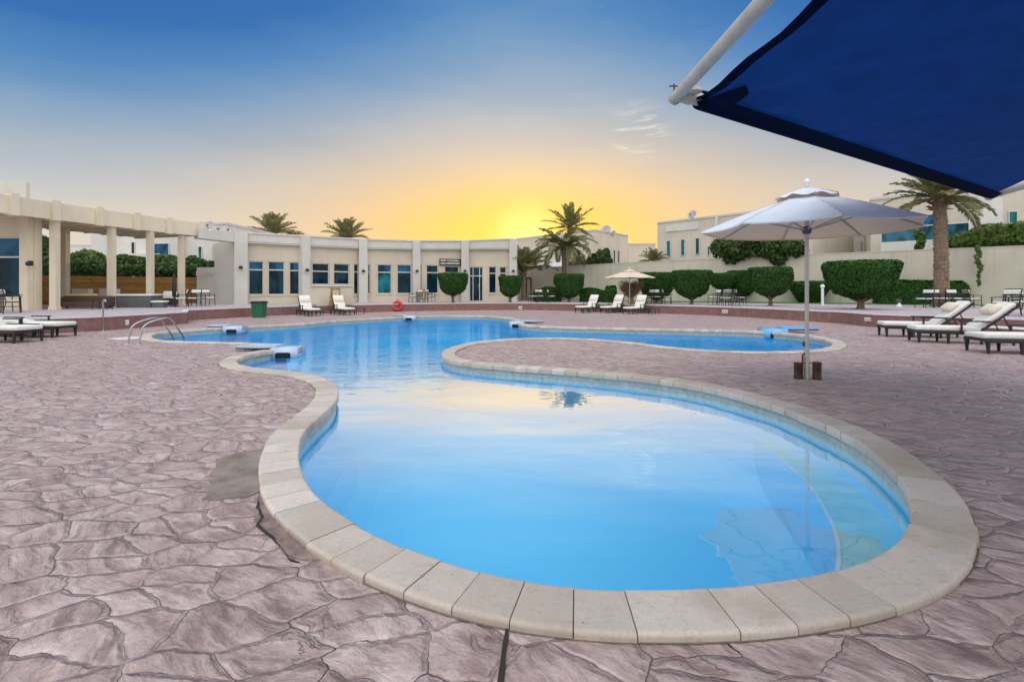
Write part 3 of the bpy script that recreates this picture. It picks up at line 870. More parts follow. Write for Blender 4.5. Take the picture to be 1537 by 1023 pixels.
# low planter wall seen between the two left columns
pw = thing('planter_wall', 'low cream stepped planter wall seen between annex corner and nearest pergola column', 'wall', (-22.9,26.6,TZ))
m_ = MB(); m_.box((-.75,0,.48), (.9,.3,.96)); m_.box((.75,0,.48), (.9,.3,.96)); m_.box((0,0,.3), (.62,.28,.6)); m_.build('wall', M_wall2, pw)
m_ = MB(); m_.box((-.75,-.32,.16),(.62,.3,.32)); m_.box((.7,-.32,.16),(.62,.3,.32)); m_.build('trough', M_black, pw)

# ------------------------------------------------------------------ garden wall on the right
BW = [(772,404,43.5),(797,403,44),(850,399.8,42.6),(900,397,41.3),(950,394.4,40),(1000,392,38.7),(1065,389,37.4),(1130,386,36),(1195,383.3,34.7),(1259,380.6,33.4),(1330,377.7,31.9),(1400,375,30.4),(1470,372.2,29),(1537,369.6,27.7),(1640,364,25.5),(1780,357,23)]
gw = thing('garden_wall', 'long curved cream garden wall behind the clipped trees on the right', 'wall', (14,37,TZ))
ginv = Vector((-14,-37,-TZ))
m_ = MB()
for (x0,y0,Y0),(x1,y1,Y1) in zip(BW[:-1], BW[1:]):
    a, b = PX(x0,Y0).to_2d(), PX(x1,Y1).to_2d()
    seg_slab(m_, a, b, TZ-.1, PZ(y0,Y0), TZ-.1, PZ(y1,Y1), 0, .28)
o = m_.build('wall', M_bound, gw); o.location = ginv
m_ = MB()
for (x0,y0,Y0),(x1,y1,Y1) in zip(BW[:-1], BW[1:]):
    a, b = PX(x0,Y0).to_2d(), PX(x1,Y1).to_2d()
    seg_slab(m_, a, b, PZ(y0,Y0)-.002, PZ(y0,Y0)+.05, PZ(y1,Y1)-.002, PZ(y1,Y1)+.05, -.03, .31)
o = m_.build('coping', M_wall2, gw); o.location = ginv
m_ = MB(); a, b = PX(790.5,43.6), PX(797,43.6); h_ = PZ(416,43.6)
for q in (a, b): m_.box((q.x, 43.72, (TZ+h_)/2), (.09,.1,h_-TZ))
m_.box(((a.x+b.x)/2, 43.72, h_-.05), (b.x-a.x,.1,.1))
o = m_.build('gate_frame', M_black, gw); o.location = ginv
m_ = MB(); m_.box(((a.x+b.x)/2, 43.78, (TZ+h_)/2), (b.x-a.x-.1,.04,h_-TZ-.1)); o = m_.build('gate', M_bound, gw); o.location = ginv

# ------------------------------------------------------------------ villas beyond the wall
def villa(name, label, poly, z1, mat, wins=(), z0=-1.5, extra=None, roofstep=None):
    c = sum((V2(p) for p in poly), Vector((0,0)))/len(poly)
    t = thing(name, label, 'house', (c.x, c.y, 0)); inv = Vector((-c.x,-c.y,0))
    m_ = MB(); m_.prism(poly, z0, z1); o = m_.build('walls', mat, t); o.location = inv
    m_ = MB()
    n = len(poly)
    for i in range(n):
        seg_slab(m_, poly[i], poly[(i+1)%n], z1-.06, z1+.12, z1-.06, z1+.12, -.06, .25)
    o = m_.build('parapet', M_wall2, t); o.location = inv
    for (i, x0, x1, yt, yb, g) in wins:
        p0, p1 = poly[i], poly[(i+1)%n]
        u0, Ya = u_at(x0, p0, p1); u1, Yb = u_at(x1, p0, p1); Yc = (Ya+Yb)/2
        o = window(t, p0, p1, u0, u1, PZ(yb,Yc), PZ(yt,Yc), None, y=-.045, gl=g, fw=.05); o.location = inv
    return t, inv
v1, _ = villa('villa', 'cream two storey villa behind the tall palm where the sun sets', [(.6,62.9),(9.26,53.5),(14.2,59),(6,69)], 8.0, M_villa,
      [(1,920,923,375,397,M_glass),(1,926.6,929.4,376,397,M_glass),(0,834.5,838.5,380,396,M_glass),(0,800,806,383,398,M_glass)])
m_ = MB(); a = (3.2,59.9)
m_.box((5.5,57.0,4.4), (3.2,.5,.6), R(-47)); o = m_.build('entrance_canopy', M_white, v1); o.location = _
villa('villa', 'small distant cream house in the gap between two larger villas', [(16.9,70),(20.8,70),(20.8,78),(16.9,78)], 8.05, M_villa, [(0,969,971,372,380,M_glass)])
v3, i3 = villa('villa', 'two storey villa with three narrow teal windows behind the far garden wall', [(14.4,47.85),(23.6,37.9),(33,45),(24,56)], 8.0, M_villa,
      [(0,1000.6,1007,361,385,M_teal_g),(0,1022,1028.5,359,383.5,M_teal_g),(0,1044,1050.6,357,382,M_teal_g),(0,1062,1066,369,384,M_glassup)])
m_ = MB(); p0, p1 = (14.4,47.85), (23.6,37.9); m_.at(frame_of(p0,p1))
u0 = u_at(1000,p0,p1)[0]; u1 = u_at(1049,p0,p1)[0]; m_.box(((u0+u1)/2,-.04,7.35), (u1-u0,.08,.62))
ua = u_at(1075,p0,p1)[0]; m_.box((ua+.1,-.12,4), (.22,.24,7.9)); o = m_.build('wall_panel', M_villa2, v3); o.location = i3
villa('outbuilding', 'low pale outbuilding between the two right hand villas', [(23.2,46),(33.2,42),(35,50),(25,54)], 6.3, M_villa2, [(0,1291,1294,362,376,M_glass)])
v4, i4 = villa('villa', 'large cream villa with a glass balcony behind the right hand palm', [(26.3,35.4),(30.0,31.6),(34.6,30.4),(44,27),(48,38),(32,44)], 8.0, M_villa,
      [(0,1359,1422,322,361,M_glassup),(1,1512.5,1527,317,336,M_teal_g)])
m_ = MB(); m_.prism([(29.7,31.4),(31.4,30.9),(32.2,33.6),(30.4,34.2)], -1, 9.6); o = m_.build('stair_tower', M_villa2, v4); o.location = i4
p0, p1 = (26.3,35.4), (30.0,31.6); m_ = MB().at(frame_of(p0,p1)); u0 = u_at(1330,p0,p1)[0]; u1 = u_at(1452,p0,p1)[0]
zb0 = PZ(361.5, 33); m_.box(((u0+u1)/2,-.55,zb0-1.0), (u1-u0+.3,1.1,2.0)); o = m_.build('balcony', M_villa2, v4); o.location = i4
m_ = MB().at(frame_of(p0,p1)); m_.box(((u0+u1)/2,-1.05,zb0+.48), (u1-u0+.2,.03,.95)); gb = m_.build('balustrade', glassmat('balcony_glass', (.05,.19,.26), .05), v4); gb.location = i4
m_ = MB().at(frame_of(p0,p1)); m_.box(((u0+u1)/2,-1.05,zb0+.97), (u1-u0+.24,.06,.05)); o = m_.build('rail', M_white, gb)
lv, il = villa('villa', 'white villa with blue windows seen through the pergola columns', [(-37.5,43),(-24.2,41),(-24,50),(-37,50)], 7.0, M_villa2,
      [(0,197.5,203.5,363,388,M_glassup),(0,230.5,254.5,365,388,M_glassup),(0,298,304,369.6,391,M_teal_g),(0,318.8,322.3,372,392,M_teal_g)])
m_ = MB(); m_.box((-32.2,41.6,PZ(388,41.6)-.1), (4.4,1.2,.9)); m_.box((-32.2,41.1,PZ(382,41.6)), (4.4,.06,.12)); m_.box((-28.4,41.35,3.6), (.5,.3,6.7)); o = m_.build('balcony', M_villa2, lv); o.location = il
villa('house', 'distant flat roofed white house between the first pergola columns', [(-55,60),(-50.6,60),(-50.6,68),(-55,68)], 6.9, M_villa2, [(0,112,116,380,386,M_glass)])

def dish(label, x, y, Y, r, az):
    q = P(x, y, Y)
    t = thing('satellite_dish', label, 'satellite dish', (q.x, q.y, q.z - r), az, None)
    m_ = MB().at(Matrix.Translation((0,0,r)) @ Matrix.Rotation(R(62), 4, 'X'))
    m_.lathe([(.02,-.02),(r*.4,.01*r),(r*.75,.10*r),(r,.24*r),(r*1.02,.25*r),(r*.98,.27*r),(r*.74,.14*r),(.02,.02)], 20, cap=False)
    m_.build('reflector', M_dish, t)
    m_ = MB(); m_.tube([(0,0,-r*.3),(0,.05,r*.6),(0,.02,r)], .04, 6); m_.build('mast', M_steel, t)
    m_ = MB(); m_.tube([(0,-.2*r,r*.2),(0,-r*.9,r*.95)], .022, 5); m_.box((0,-r*.92,r), (.1,.16,.1)); m_.build('feed_arm', M_grey, t)
dish('large satellite dish on the roof edge just right of the pergola', 314, 339, 36, .36, R(10))
dish('half hidden small satellite dish beside the large one right of the pergola', 329.5, 343.6, 38, .22, R(-5))
dish('smallest satellite dish on the roof between the pergola and the first rooftop palm', 343.5, 344.6, 38, .2, R(10))
dish('round satellite dish on the villa roof right of the tall palm', 910, 345, 55.5, .55, R(-25))
dish('tiny satellite dish on the villa roof behind the bushes, right of a bigger one', 921, 349.5, 56, .3, R(-25))
dish('tall oval satellite dish on the roof of the villa with narrow teal windows', 1039.5, 322.5, 44, .42, R(-50))
# ------------------------------------------------------------------ shade sail on its white pipe frame
J0, J1 = Vector((1.56,4.5,3.23)), Vector((9.27,9.3,3.23))
J3, J2 = Vector((1.74,-3.2,3.23)), Vector((6.0,-2.4,3.5))
ss = thing('shade_canopy', 'navy blue shade canopy stretched on white pipes overhead at upper right', 'shade canopy', (0,0,0))
def beam(p, q, r, name):
    m_ = MB(); m_.tube([p, q], r, 20); return m_.build(name, M_offwhite, ss)
dA = (J3-J0).normalized(); dB = (J1-J0).normalized(); dC = (J2-J1).normalized()
beam(J0 - dA*.10, J3, .054, 'beam'); 
ob = MB(); ob.tube([J0 + dB*.02 - Vector((0,0,.0)), J1 - dB*.02], .062, 20); ob.build('beam', M_offwhite, ss)
beam(J1 - dC*.12, J2, .066, 'beam'); beam(J3, J2, .07, 'beam')
m_ = MB()
q = J0 - dA*.10
m_.tube([q - dA*.005, q - dA*.03], .062, 20)
m_.tube([J0 + dB*.05, J0 + dB*.16], .075, 20)
m_.box(J0 + dB*.10 + dA*.10 + Vector((0,0,.0)), (.10,.16,.012), math.atan2(dA.y,dA.x), .003)
m_.lathe([(.07,-.015),(.07,.015)], 18, J0 + dB*.13 + dA*.13)
m_.build('corner_joint', M_offwhite, ss)
m_ = MB(); b0 = q + Vector((-.02,-.02,.07))
m_.tube([b0 + Vector((0,0,-.03)), b0 + Vector((0,0,.05))], .008, 6); m_.tube([b0 + Vector((-.045,0,.03)), b0 + Vector((.045,0,.03))], .007, 6)
m_.build('clamp_bolt', M_rust, ss)
m_ = MB(); m_.tube([J1 - dC*.14, J1 - dC*.11], .082, 20); m_.build('end_cap', M_offwhite, ss)
for p, nm in ((J3, 'post'), (J2, 'post')):
    m_ = MB(); m_.tube([(p.x, p.y, 0), (p.x, p.y, p.z)], .09, 16); m_.lathe([(.2,0),(.2,.02)], 16, (p.x,p.y,0)); m_.build(nm, M_offwhite, ss)
# cloth: hem wrapped on the front pipe, the free side drawn in to a curve
U, Vn = 44, 36
s0 = J0 + dB*.20; s1 = J1 - dB*.10
vs = []
for j in range(Vn+1):
    v = j/Vn
    for i in range(U+1):
        u = i/U
        a_ = s0.lerp(s1, u); e_ = J3.lerp(J2, u)
        p = a_.lerp(e_, v)
        pull = 4*v*(1-v)
        inw = dB*((pull*.10 + .17*math.sin(PI/2*min(1, v/.16))*(1-v))*(1-u)**2) - dB*((.30*min(1, v*12) + pull*.35)*u**2)
        p = p + inw
        p.z += -.02 - .16*math.sin(PI*u)*math.sin(PI*min(v*1.0,1)) + .010*math.sin(u*19+v*7) + .03*math.exp(-((u*9)**2+(v*7)**2)*.3)*math.sin(u*60-v*44)
        vs.append(p[:])
fs = [(j*(U+1)+i, j*(U+1)+i+1, (j+1)*(U+1)+i+1, (j+1)*(U+1)+i) for j in range(Vn) for i in range(U)]
m_ = MB(); m_.add(vs, fs, True); cl_ = m_.build('cloth', M_sail, ss)
m_ = MB()
hem = []
for j in range(Vn+1):
    p = Vector(vs[j*(U+1)]); q2 = Vector(vs[j*(U+1)+1]); hem.append((p, (q2-p).normalized()))
b_ = [p[:] for p, d in hem] + [(p + d*.085 - Vector((0,0,.006)))[:] for p, d in hem]
m_.add(b_, [(j, j+1, Vn+2+j, Vn+1+j) for j in range(Vn)], True)
m_.tube([p for p, d in hem], .012, 8)
m_.build('side_hem', M_navy, ss)
m_ = MB(); m_.tube([J0 + dB*.29, J0 + dB*.33, s1 - dB*.2, s1], [.088,.092,.092,.088], 20)
# flap hanging from the sleeve
nrm_ = Vector((dB.y, -dB.x, 0))
fl = [(s0 + dB*.0 + nrm_*.02 + Vector((0,0,-.085)))[:], (s1 + nrm_*.02 + Vector((0,0,-.085)))[:], (s1 - dB*.3 + nrm_*.22 + Vector((0,0,-.05)))[:], (s0 + dB*.15 + nrm_*.2 + Vector((0,0,-.05)))[:]]
m_.add(fl, [(0,1,2,3)])
m_.build('sleeve', M_navy, ss)
m_ = MB(); m_.add([(s0 + Vector((0,0,-.05)))[:], (s0 + nrm_*.52 + dB*.02 + Vector((0,0,-.06)))[:], (s0 + nrm_*.44 + dB*.20 + Vector((0,0,-.07)))[:], (s0 + nrm_*.20 + dB*.30 + Vector((0,0,-.09)))[:], (s0 + nrm_*.02 + dB*.24 + Vector((0,0,-.095)))[:]], [(0,1,2,3,4)])
m_.build('corner_patch', M_navy, ss)

# ------------------------------------------------------------------ parasols
def parasol(name, label, loc, rad, zr, za, phase, base=True, poler=.028, cloth=None):
    M_canvas = cloth or globals()['M_canvas']
    t = thing(name, label, 'parasol', loc)
    n = 8; K = 10; S = 8
    vs = []; idx = {}
    def pt(k, f, g):                       # spoke k, fraction f out, g across the gore; the cloth sags between the ribs
        a0 = phase + 2*PI*k/n; a1 = phase + 2*PI*(k+1)/n
        p0 = Vector((math.cos(a0), math.sin(a0)))*rad*f; p1 = Vector((math.cos(a1), math.sin(a1)))*rad*f
        p = p0.lerp(p1, g); sag = 4*g*(1-g)*f
        z = za + (zr-za)*(f**1.12) - .03*sag*0 - .022*sag
        return Vector((p.x*(1-.03*sag*f), p.y*(1-.03*sag*f), z))
    m_ = MB()
    for k in range(n):
        g_ = [[pt(k, .12 + .88*i/K, j/S) for j in range(S+1)] for i in range(K+1)]
        flat = [p for row in g_ for p in row]
        m_.add(flat, [(i*(S+1)+j, (i+1)*(S+1)+j, (i+1)*(S+1)+j+1, i*(S+1)+j+1) for i in range(K) for j in range(S)], True)
        rim = g_[-1]; low = [p - Vector((0,0,.022)) for p in rim]
        m_.add(rim + low, [(j, S+1+j, S+2+j, j+1) for j in range(S)], True)
    cn = m_.build('canopy', M_canvas, t)
    m_ = MB()
    for k in range(n):
        m_.tube([pt(k, .13, 0)+Vector((0,0,.004)), pt(k, .5, 0)+Vector((0,0,.005)), pt(k, 1, 0)+Vector((0,0,.004))], .006, 5)
    m_.build('seams', M_canvas, cn)
    m_ = MB()
    cr = rad*.30
    for k in range(n):
        a0 = phase + 2*PI*k/n; a1 = phase + 2*PI*(k+1)/n; rows = []
        for i in range(6):
            f = i/5
            for j in range(7):
                g = j/6; p = (Vector((math.cos(a0), math.sin(a0))).lerp(Vector((math.cos(a1), math.sin(a1))), g))*cr*f
                zz = za + .075 - .15*f**1.3*(rad/1.43) - .03*f*f*(1-abs(2*g-1))*0 + .018*f*f*math.sin(g*PI*2+k)
                rows.append((p.x, p.y, zz))
        m_.add(rows, [(i*7+j, (i+1)*7+j, (i+1)*7+j+1, i*7+j+1) for i in range(5) for j in range(6)], True)
    m_.build('vent_cap', M_canvas, t)
    m_ = MB(); m_.lathe([(.012,za+.05),(.022,za+.09),(.03,za+.115),(.042,za+.14),(.046,za+.165),(.036,za+.195),(.01,za+.21)], 14); m_.build('finial', M_white, t)
    m_ = MB(); m_.tube([(0,0,.03),(0,0,za+.08)], poler, 14); pl = m_.build('pole', M_steelpaint, t)
    hz = zr - .06
    for k in range(n):
        m_ = MB(); a_ = pt(k, .10, 0) - Vector((0,0,.02)); b_ = pt(k, .995, 0) - Vector((0,0,.018)); mid = pt(k, .55, 0) - Vector((0,0,.022))
        m_.bar(a_, mid, .016, .026); m_.bar(mid, b_, .016, .024)
        rb_ = m_.build('rib', M_steelpaint, t)
        m_ = MB(); c_ = Vector((math.cos(phase+2*PI*k/n), math.sin(phase+2*PI*k/n), 0))
        m_.bar(c_*.055 + Vector((0,0,hz+.05)), pt(k, .56, 0) - Vector((0,0,.04)), .014, .022); m_.build('strut', M_steelpaint, rb_)
    m_ = MB(); m_.lathe([(.035,hz-.02),(.06,hz),(.065,hz+.06),(.04,hz+.10)], 14); m_.build('runner', M_grey, t)
    m_ = MB(); m_.lathe([(.04,za-.12),(.055,za-.10),(.05,za-.02)], 14); m_.build('hub', M_grey, t)
    return t
M_steelpaint = simple('painted_steel', (.50,.50,.47), .35, .1, 8, metal=.35)
ub = PX(1211, 7.3)
um = parasol('parasol', 'large white octagonal parasol standing on the deck between the two arms of the pool', (ub.x, ub.y, 0), 1.49, 2.32, 2.87, R(-107))
m_ = MB(); m_.tube([(-.085,-.03,.04),(-.075,-.02,.42)], .013, 8); m_.tube([(-.075,-.02,.42),(-.045,-.01,.44),(-.03,0,.46)], .009, 6); m_.tube([(-.06,-.02,.62),(-.06,-.02,.55)], .014, 6); m_.build('pole_clamp', M_rust, um)
m_ = MB(); m_.tube([(0,0,.03),(0,0,.5)], .037, 14); m_.build('sleeve', M_steelpaint, um)
m_ = MB()
m_.tube([(-.14,-.01,.3),(.12,-.03,.3)], .007, 6); m_.tube([(-.14,-.01,.2),(-.02,0,.2)], .007, 6); m_.build('tie_bars', M_rust, um)
# base slab with two lobes
m_ = MB()
def lobes(k):
    o_ = []
    for cx, r, a0, a1 in ((.095,.165,-100,100),(-.10,.165,80,280)):
        for i in range(17):
            a_ = R(a0 + (a1-a0)*i/16); o_.append((cx + math.cos(a_)*r*k, -.015*(1 if cx > 0 else -1) + math.sin(a_)*r*.85*k - (.02 if cx > 0 else 0)))
    return o_
m_.prism(lobes(1), 0.0, .045); m_.prism(lobes(.96), .045, .056)
m_.build('base', M_conc, um)
for dx, dy, r, h, lb_ in ((-.125,.02,.056,.245,'left, smaller of two rusty iron canisters on the parasol base'), (.125,-.045,.064,.26,'right, larger of two rusty iron canisters on the parasol base')):
    c_ = thing('canister', lb_, 'canister', (ub.x+dx, ub.y+dy, .056))
    m_ = MB(); m_.lathe([(r*.9,0),(r,.012),(r,.03),(r*.94,.036),(r*.94,h-.03),(r,h-.024),(r,h-.006),(r*.9,h),(r*.8,h),(r*.78,h-.02)], 20); m_.build('can', M_rust, c_)
    m_ = MB(); m_.lathe([(r*.78,h-.012),(.002,h-.008)], 18, cap=False); m_.build('lid', M_conc, c_)
q = PX(945, 31.5)
parasol('parasol', 'small beige parasol on the far terrace in front of a dried-out shrub', (q.x, q.y, TZ), 1.62, 1.70, 2.18, R(-100), poler=.03, cloth=simple('beige_canvas', (.62,.53,.40), .9, .08, 4))
q = PX(261.5, 26.2)
fp = thing('folded_parasol', 'folded black parasol standing upright beside a pergola column', 'parasol', (q.x, q.y, TZ))
m_ = MB(); m_.lathe([(.03,.5),(.085,.55),(.105,.8),(.085,1.3),(.06,1.66),(.02,1.76)], 12); m_.build('folded_cloth', M_black, fp)
m_ = MB(); m_.tube([(0,0,0),(0,0,.55)], .025, 8); m_.lathe([(.22,0),(.22,.05),(.05,.08)], 14); m_.build('stand', M_black, fp)

# ------------------------------------------------------------------ loungers: head end +x, foot edge at x=0
def lounger(label, loc, rz, back=46, blen=.86, pillow=True, group=None, seat=1.22):
    thin = back > 55
    t = thing('sun_lounger', label, 'sun lounger', loc, rz, group)
    W = .66; zs = .30
    m_ = MB()
    for sy in (-1, 1): m_.box((.94, sy*(W/2-.02), zs-.035), (1.88,.045,.08), 0, .006)
    for x in (.02, seat, 1.86): m_.box((x, 0, zs-.03), (.04, W-.085, .05))
    for k in range(8): m_.box((.14+k*.14, 0, zs+.0), (.06, W-.09, .012))
    m_.build('frame', M_black, t)
    for x in (.05, .62, seat+.02, 1.82):
        for sy in (-1, 1):
            m_ = MB(); m_.tube([(x, sy*(W/2-.02), zs-.05),(x, sy*(W/2-.02), zs-.12),(x+.005, sy*(W/2-.015), 0)], [.042,.038,.025], 8); m_.build('leg', M_black, t)
    a = R(back); dx, dz = math.cos(a), math.sin(a)
    b0 = Vector((seat+.02, 0, zs+.02))
    m_ = MB()
    for sy in (-1, 1):
        m_.bar(b0 + Vector((0, sy*(W/2-.02), 0)), b0 + Vector((dx*blen, sy*(W/2-.02), dz*blen)), .035, .045)
        m_.bar(b0 + Vector((dx*blen*.6, sy*(W/2-.06), dz*blen*.6)), Vector((min(seat+.02+dx*blen*.6+.16, 1.86), sy*(W/2-.06), zs-.01)), .022, .022)
    m_.bar(b0 + Vector((dx*blen, -W/2, dz*blen)), b0 + Vector((dx*blen, W/2, dz*blen)), .045, .045)
    m_.build('back_frame', M_black, t)
    m_ = MB(); m_.box((seat/2+.01, 0, zs+.06), (seat+.04, W-.05, .11), 0, .035); m_.build('seat_cushion', M_cush, t)
    Rm = Matrix.Rotation(-a, 3, 'Y')
    cb = b0 + Vector((dx*blen*.5 - dz*.075, 0, dz*blen*.5 + dx*.075))
    m_ = MB(); m_.box(cb, (blen-.02, W-.05, .10), Rm, .035); m_.build('back_cushion', M_cush, t)
    if pillow:
        cp = b0 + Vector((dx*blen*.62 - dz*.185, 0, dz*blen*.62 + dx*.185))
        m_ = MB(); m_.box(cp - (Vector((-dz*.04,0,dx*.04)) if thin else Vector((0,0,0))), (.22 if thin else .30, W-.12, .09 if thin else .16), Rm, .04 if thin else .075); m_.build('pillow', M_pillow, t)
    for sy in (-1, 1):
        m_ = MB(); y_ = sy*(W/2+.015)
        m_.bar((seat-.36, y_, zs-.02), (seat-.36, y_, zs+.24), .035, .035)
        m_.bar((seat-.42, y_, zs+.25), (seat+.18, y_, zs+.25), .05, .03); m_.build('armrest', M_black, t)
    return t
def at_px(x, y, z=0): q = G(x, y, z); return (q.x, q.y, z)
lounger('right white sun lounger of the near pair, nearest full lounger by the terrace step', (10.90,13.18,0), R(-22), 42, .92).scale = (1.08,)*3
lounger('white sun lounger with bolster pillow just behind the nearest full one at right', (11.28,14.78,0), R(-22), 42, .92).scale = (1.08,)*3
lounger('sun lounger cut off by the right frame edge, only its grey foot end showing', (10.45,10.92,0), R(-13), 20, .9, False).scale = (1.08,)*3
lounger('white sun lounger at left edge, the nearer of two by the low red step', (-12.92,12.95,0), R(174), 48, .9, True, None, 1.08).scale = (1.08,)*3
lounger('white sun lounger at left edge, the farther of two, foot end towards the shower post', (-13.35,14.45,0), R(174), 4, .9, False, None, 1.3).scale = (1.08,)*3
lounger('white reclined lounger left of a low side table beyond the pool near the green bin', (-10.55,25.85,0), R(133), 62, .84)
lounger('white reclined lounger in front of the cream counter across the pool', (-9.0,26.75,0), R(133), 62, .84)
lounger('leftmost of three white loungers across the pool, in front of a clipped mound', (4.1,29.6,0), R(42), 62, .84)
lounger('middle of three white loungers across the pool, left of the small parasol', (5.55,29.2,0), R(40), 62, .84)
lounger('rightmost of three white loungers across the pool, under the small parasol', (6.68,28.0,0), R(42), 62, .84)

def side_table(label, loc, rz=0, w=.46, h=.36, d=.46):
    t = thing('side_table', label, 'side table', loc, rz)
    m_ = MB(); m_.box((0,0,h-.015), (w,d,.03), 0, .006); m_.build('table_top', M_black, t)
    for sx in (-1,1):
        for sy in (-1,1):
            m_ = MB(); m_.tube([(sx*(w/2-.03), sy*(d/2-.03), h-.03),(sx*(w/2-.015), sy*(d/2-.015), 0)], [.02,.014], 6); m_.build('leg', M_black, t)
    return t
side_table('low black side table between the two loungers near the green bin', at_px(491,472.8), R(20))
side_table('low black side table right of the lounger before the cream counter', at_px(541,471.2), R(20))
side_table('low black side table right of the three loungers across the pool', at_px(981,471.8), R(10))
side_table('long black side table between the two large loungers at right', (12.75,14.55,0), R(-22), .9, .42, .5)
side_table('black side table between the two loungers at the left edge', (-14.2,13.85,0), R(172), .9, .42, .5)

# ------------------------------------------------------------------ terrace dining furniture
def patio_chair(label, loc, rz, group=None, arms=True):
    t = thing('patio_chair', label, 'chair', loc, rz, group)   # faces -y
    for sx in (-1,1):
        m_ = MB(); m_.tube([(sx*.25,-.23,.62 if arms else .42),(sx*.25,-.23,.42),(sx*.26,-.26,0)], .018, 6); m_.build('leg', M_black, t)
        m_ = MB(); m_.tube([(sx*.25,.24,.42),(sx*.25,.34,0)], .018, 6); m_.build('leg', M_black, t)
        if arms:
            m_ = MB(); m_.bar((sx*.27,-.26,.63), (sx*.27,.27,.65), .045, .025); m_.build('armrest', M_black, t)
    m_ = MB(); m_.box((0,0,.41), (.52,.50,.03), 0, .006); m_.build('seat', M_black, t)
    m_ = MB()
    for sx in (-1,1): m_.tube([(sx*.25,.24,.42),(sx*.25,.30,.72),(sx*.25,.36,.94)], .018, 6)
    for z in (.54,.64,.74,.84,.93): m_.bar((-.25,.24+(z-.42)*.23,z), (.25,.24+(z-.42)*.23,z), .012, .035)
    m_.build('backrest', M_black, t)
    m_ = MB(); m_.box((0,-.01,.455), (.48,.46,.065), 0, .025); m_.build('cushion', M_cush, t)
    m_ = MB(); m_.box((0,.275,.83), (.46,.05,.17), Matrix.Rotation(R(-13),3,'X'), .02); m_.build('head_cushion', M_cush, t)
    return t
def patio_table(label, loc, rz=0, w=.95):
    t = thing('patio_table', label, 'table', loc, rz)
    m_ = MB(); m_.box((0,0,.715), (w,w,.03), 0, .006); m_.build('table_top', M_black, t)
    for sx in (-1,1):
        for sy in (-1,1):
            m_ = MB(); m_.tube([(sx*(w/2-.07), sy*(w/2-.07), .70),(sx*(w/2-.05), sy*(w/2-.05), 0)], .022, 6); m_.build('leg', M_black, t)
    m_ = MB()
    for s_ in (-1,1): m_.bar((-w/2+.07, s_*(w/2-.06), .25), (w/2-.07, s_*(w/2-.06), .25), .02, .03)
    m_.build('stretcher', M_black, t)
    return t
c0 = patio_chair('', (0,-20,0), 0); first = [True]
def chair(label, x, Y, rz, z=TZ, group=None):
    q = PX(x, Y, z)
    if first[0]:
        first[0] = False; c0.location = q; c0.rotation_euler = (0,0,R(rz)); c0['label'] = label
        if group: c0['group'] = group
        return c0
    return dup(c0, label, q, R(rz), None, group)
GR = 'black chairs round the terrace tables'
patio_table('black square table under the big date palm at right', PX(1424,24.2,TZ), R(15))
chair('black chair with white head cushion, leftmost under the date palm', 1387, 24.5, -75)
chair('black chair behind the table beneath the date palm, left of the trunk', 1411, 25.4, 5)
chair('black chair behind the table beneath the date palm, just right of the trunk', 1434, 25.3, -8)
chair('black slat backed chair right of the date palm table, seen side on', 1459, 24.0, 80)
patio_table('dark table at the right frame edge behind the loungers', PX(1545,16.6,TZ), R(5))
chair('black armchair before the bare garden wall at right, with white head cushion', 1509, 17.0, -80)
chair('black slat chair cut off at the right frame edge on the terrace', 1540, 18.0, 10)
patio_table('black table between clipped trees, left of the second goblet tree from the parasol pole', PX(1093,28.0,TZ), R(8))
chair('black chair with white cushion left of the table between clipped trees', 1072, 29.0, -80)
chair('black chair with its white slatted back turned to the pool between clipped trees', 1089, 27.5, 176)
chair('black chair with white cushion right of the table between clipped trees', 1111, 28.8, 82)
patio_table('black table just right of the small parasol by the dried shrub', PX(985,30.4,TZ), R(0))
chair('black chair left of the table beside the dried shrub', 972, 30.8, -75)
chair('black chair behind the table beside the dried shrub', 986, 31.6, 0)
chair('black chair right of the table beside the dried shrub', 1001, 30.9, 78)
patio_table('black table by the garden gate right of the clubhouse', PX(815,34.4,TZ), R(4))
chair('black cushioned chair nearest the garden gate beyond the pool', 800, 34.6, -70)
chair('black chair with white cushions behind the table by the garden gate', 810, 35.5, 6)
chair('black chair at the right of the table by the garden gate', 828, 34.8, 80)
patio_table('small black table on the terrace by the clubhouse windows, right of the life ring', PX(634,34.7,TZ), R(30), .7)
chair('black chair at the left of the small table by the clubhouse windows', 619, 34.6, -78)
chair('black chair behind the small table by the clubhouse windows', 627, 35.1, -25)
chair('black chair right of the small table, towards the goblet tree by the clubhouse', 646, 34.8, 72)
patio_table('black table at the left edge beneath the annex window', PX(3,18.6,TZ), R(5), .8)
chair('pale slat backed chair at the left edge under the annex window', 14, 19.5, 165)
chair('black chair with white seat right of the folded parasol, before the timber fence', 312, 27.6, 60)
chair('black chair with slatted back and white seat between fence and folded parasol', 291, 26.3, 10)
chair('pale cushioned chair just right of the folded parasol, turned sideways', 272, 25.4, -60)

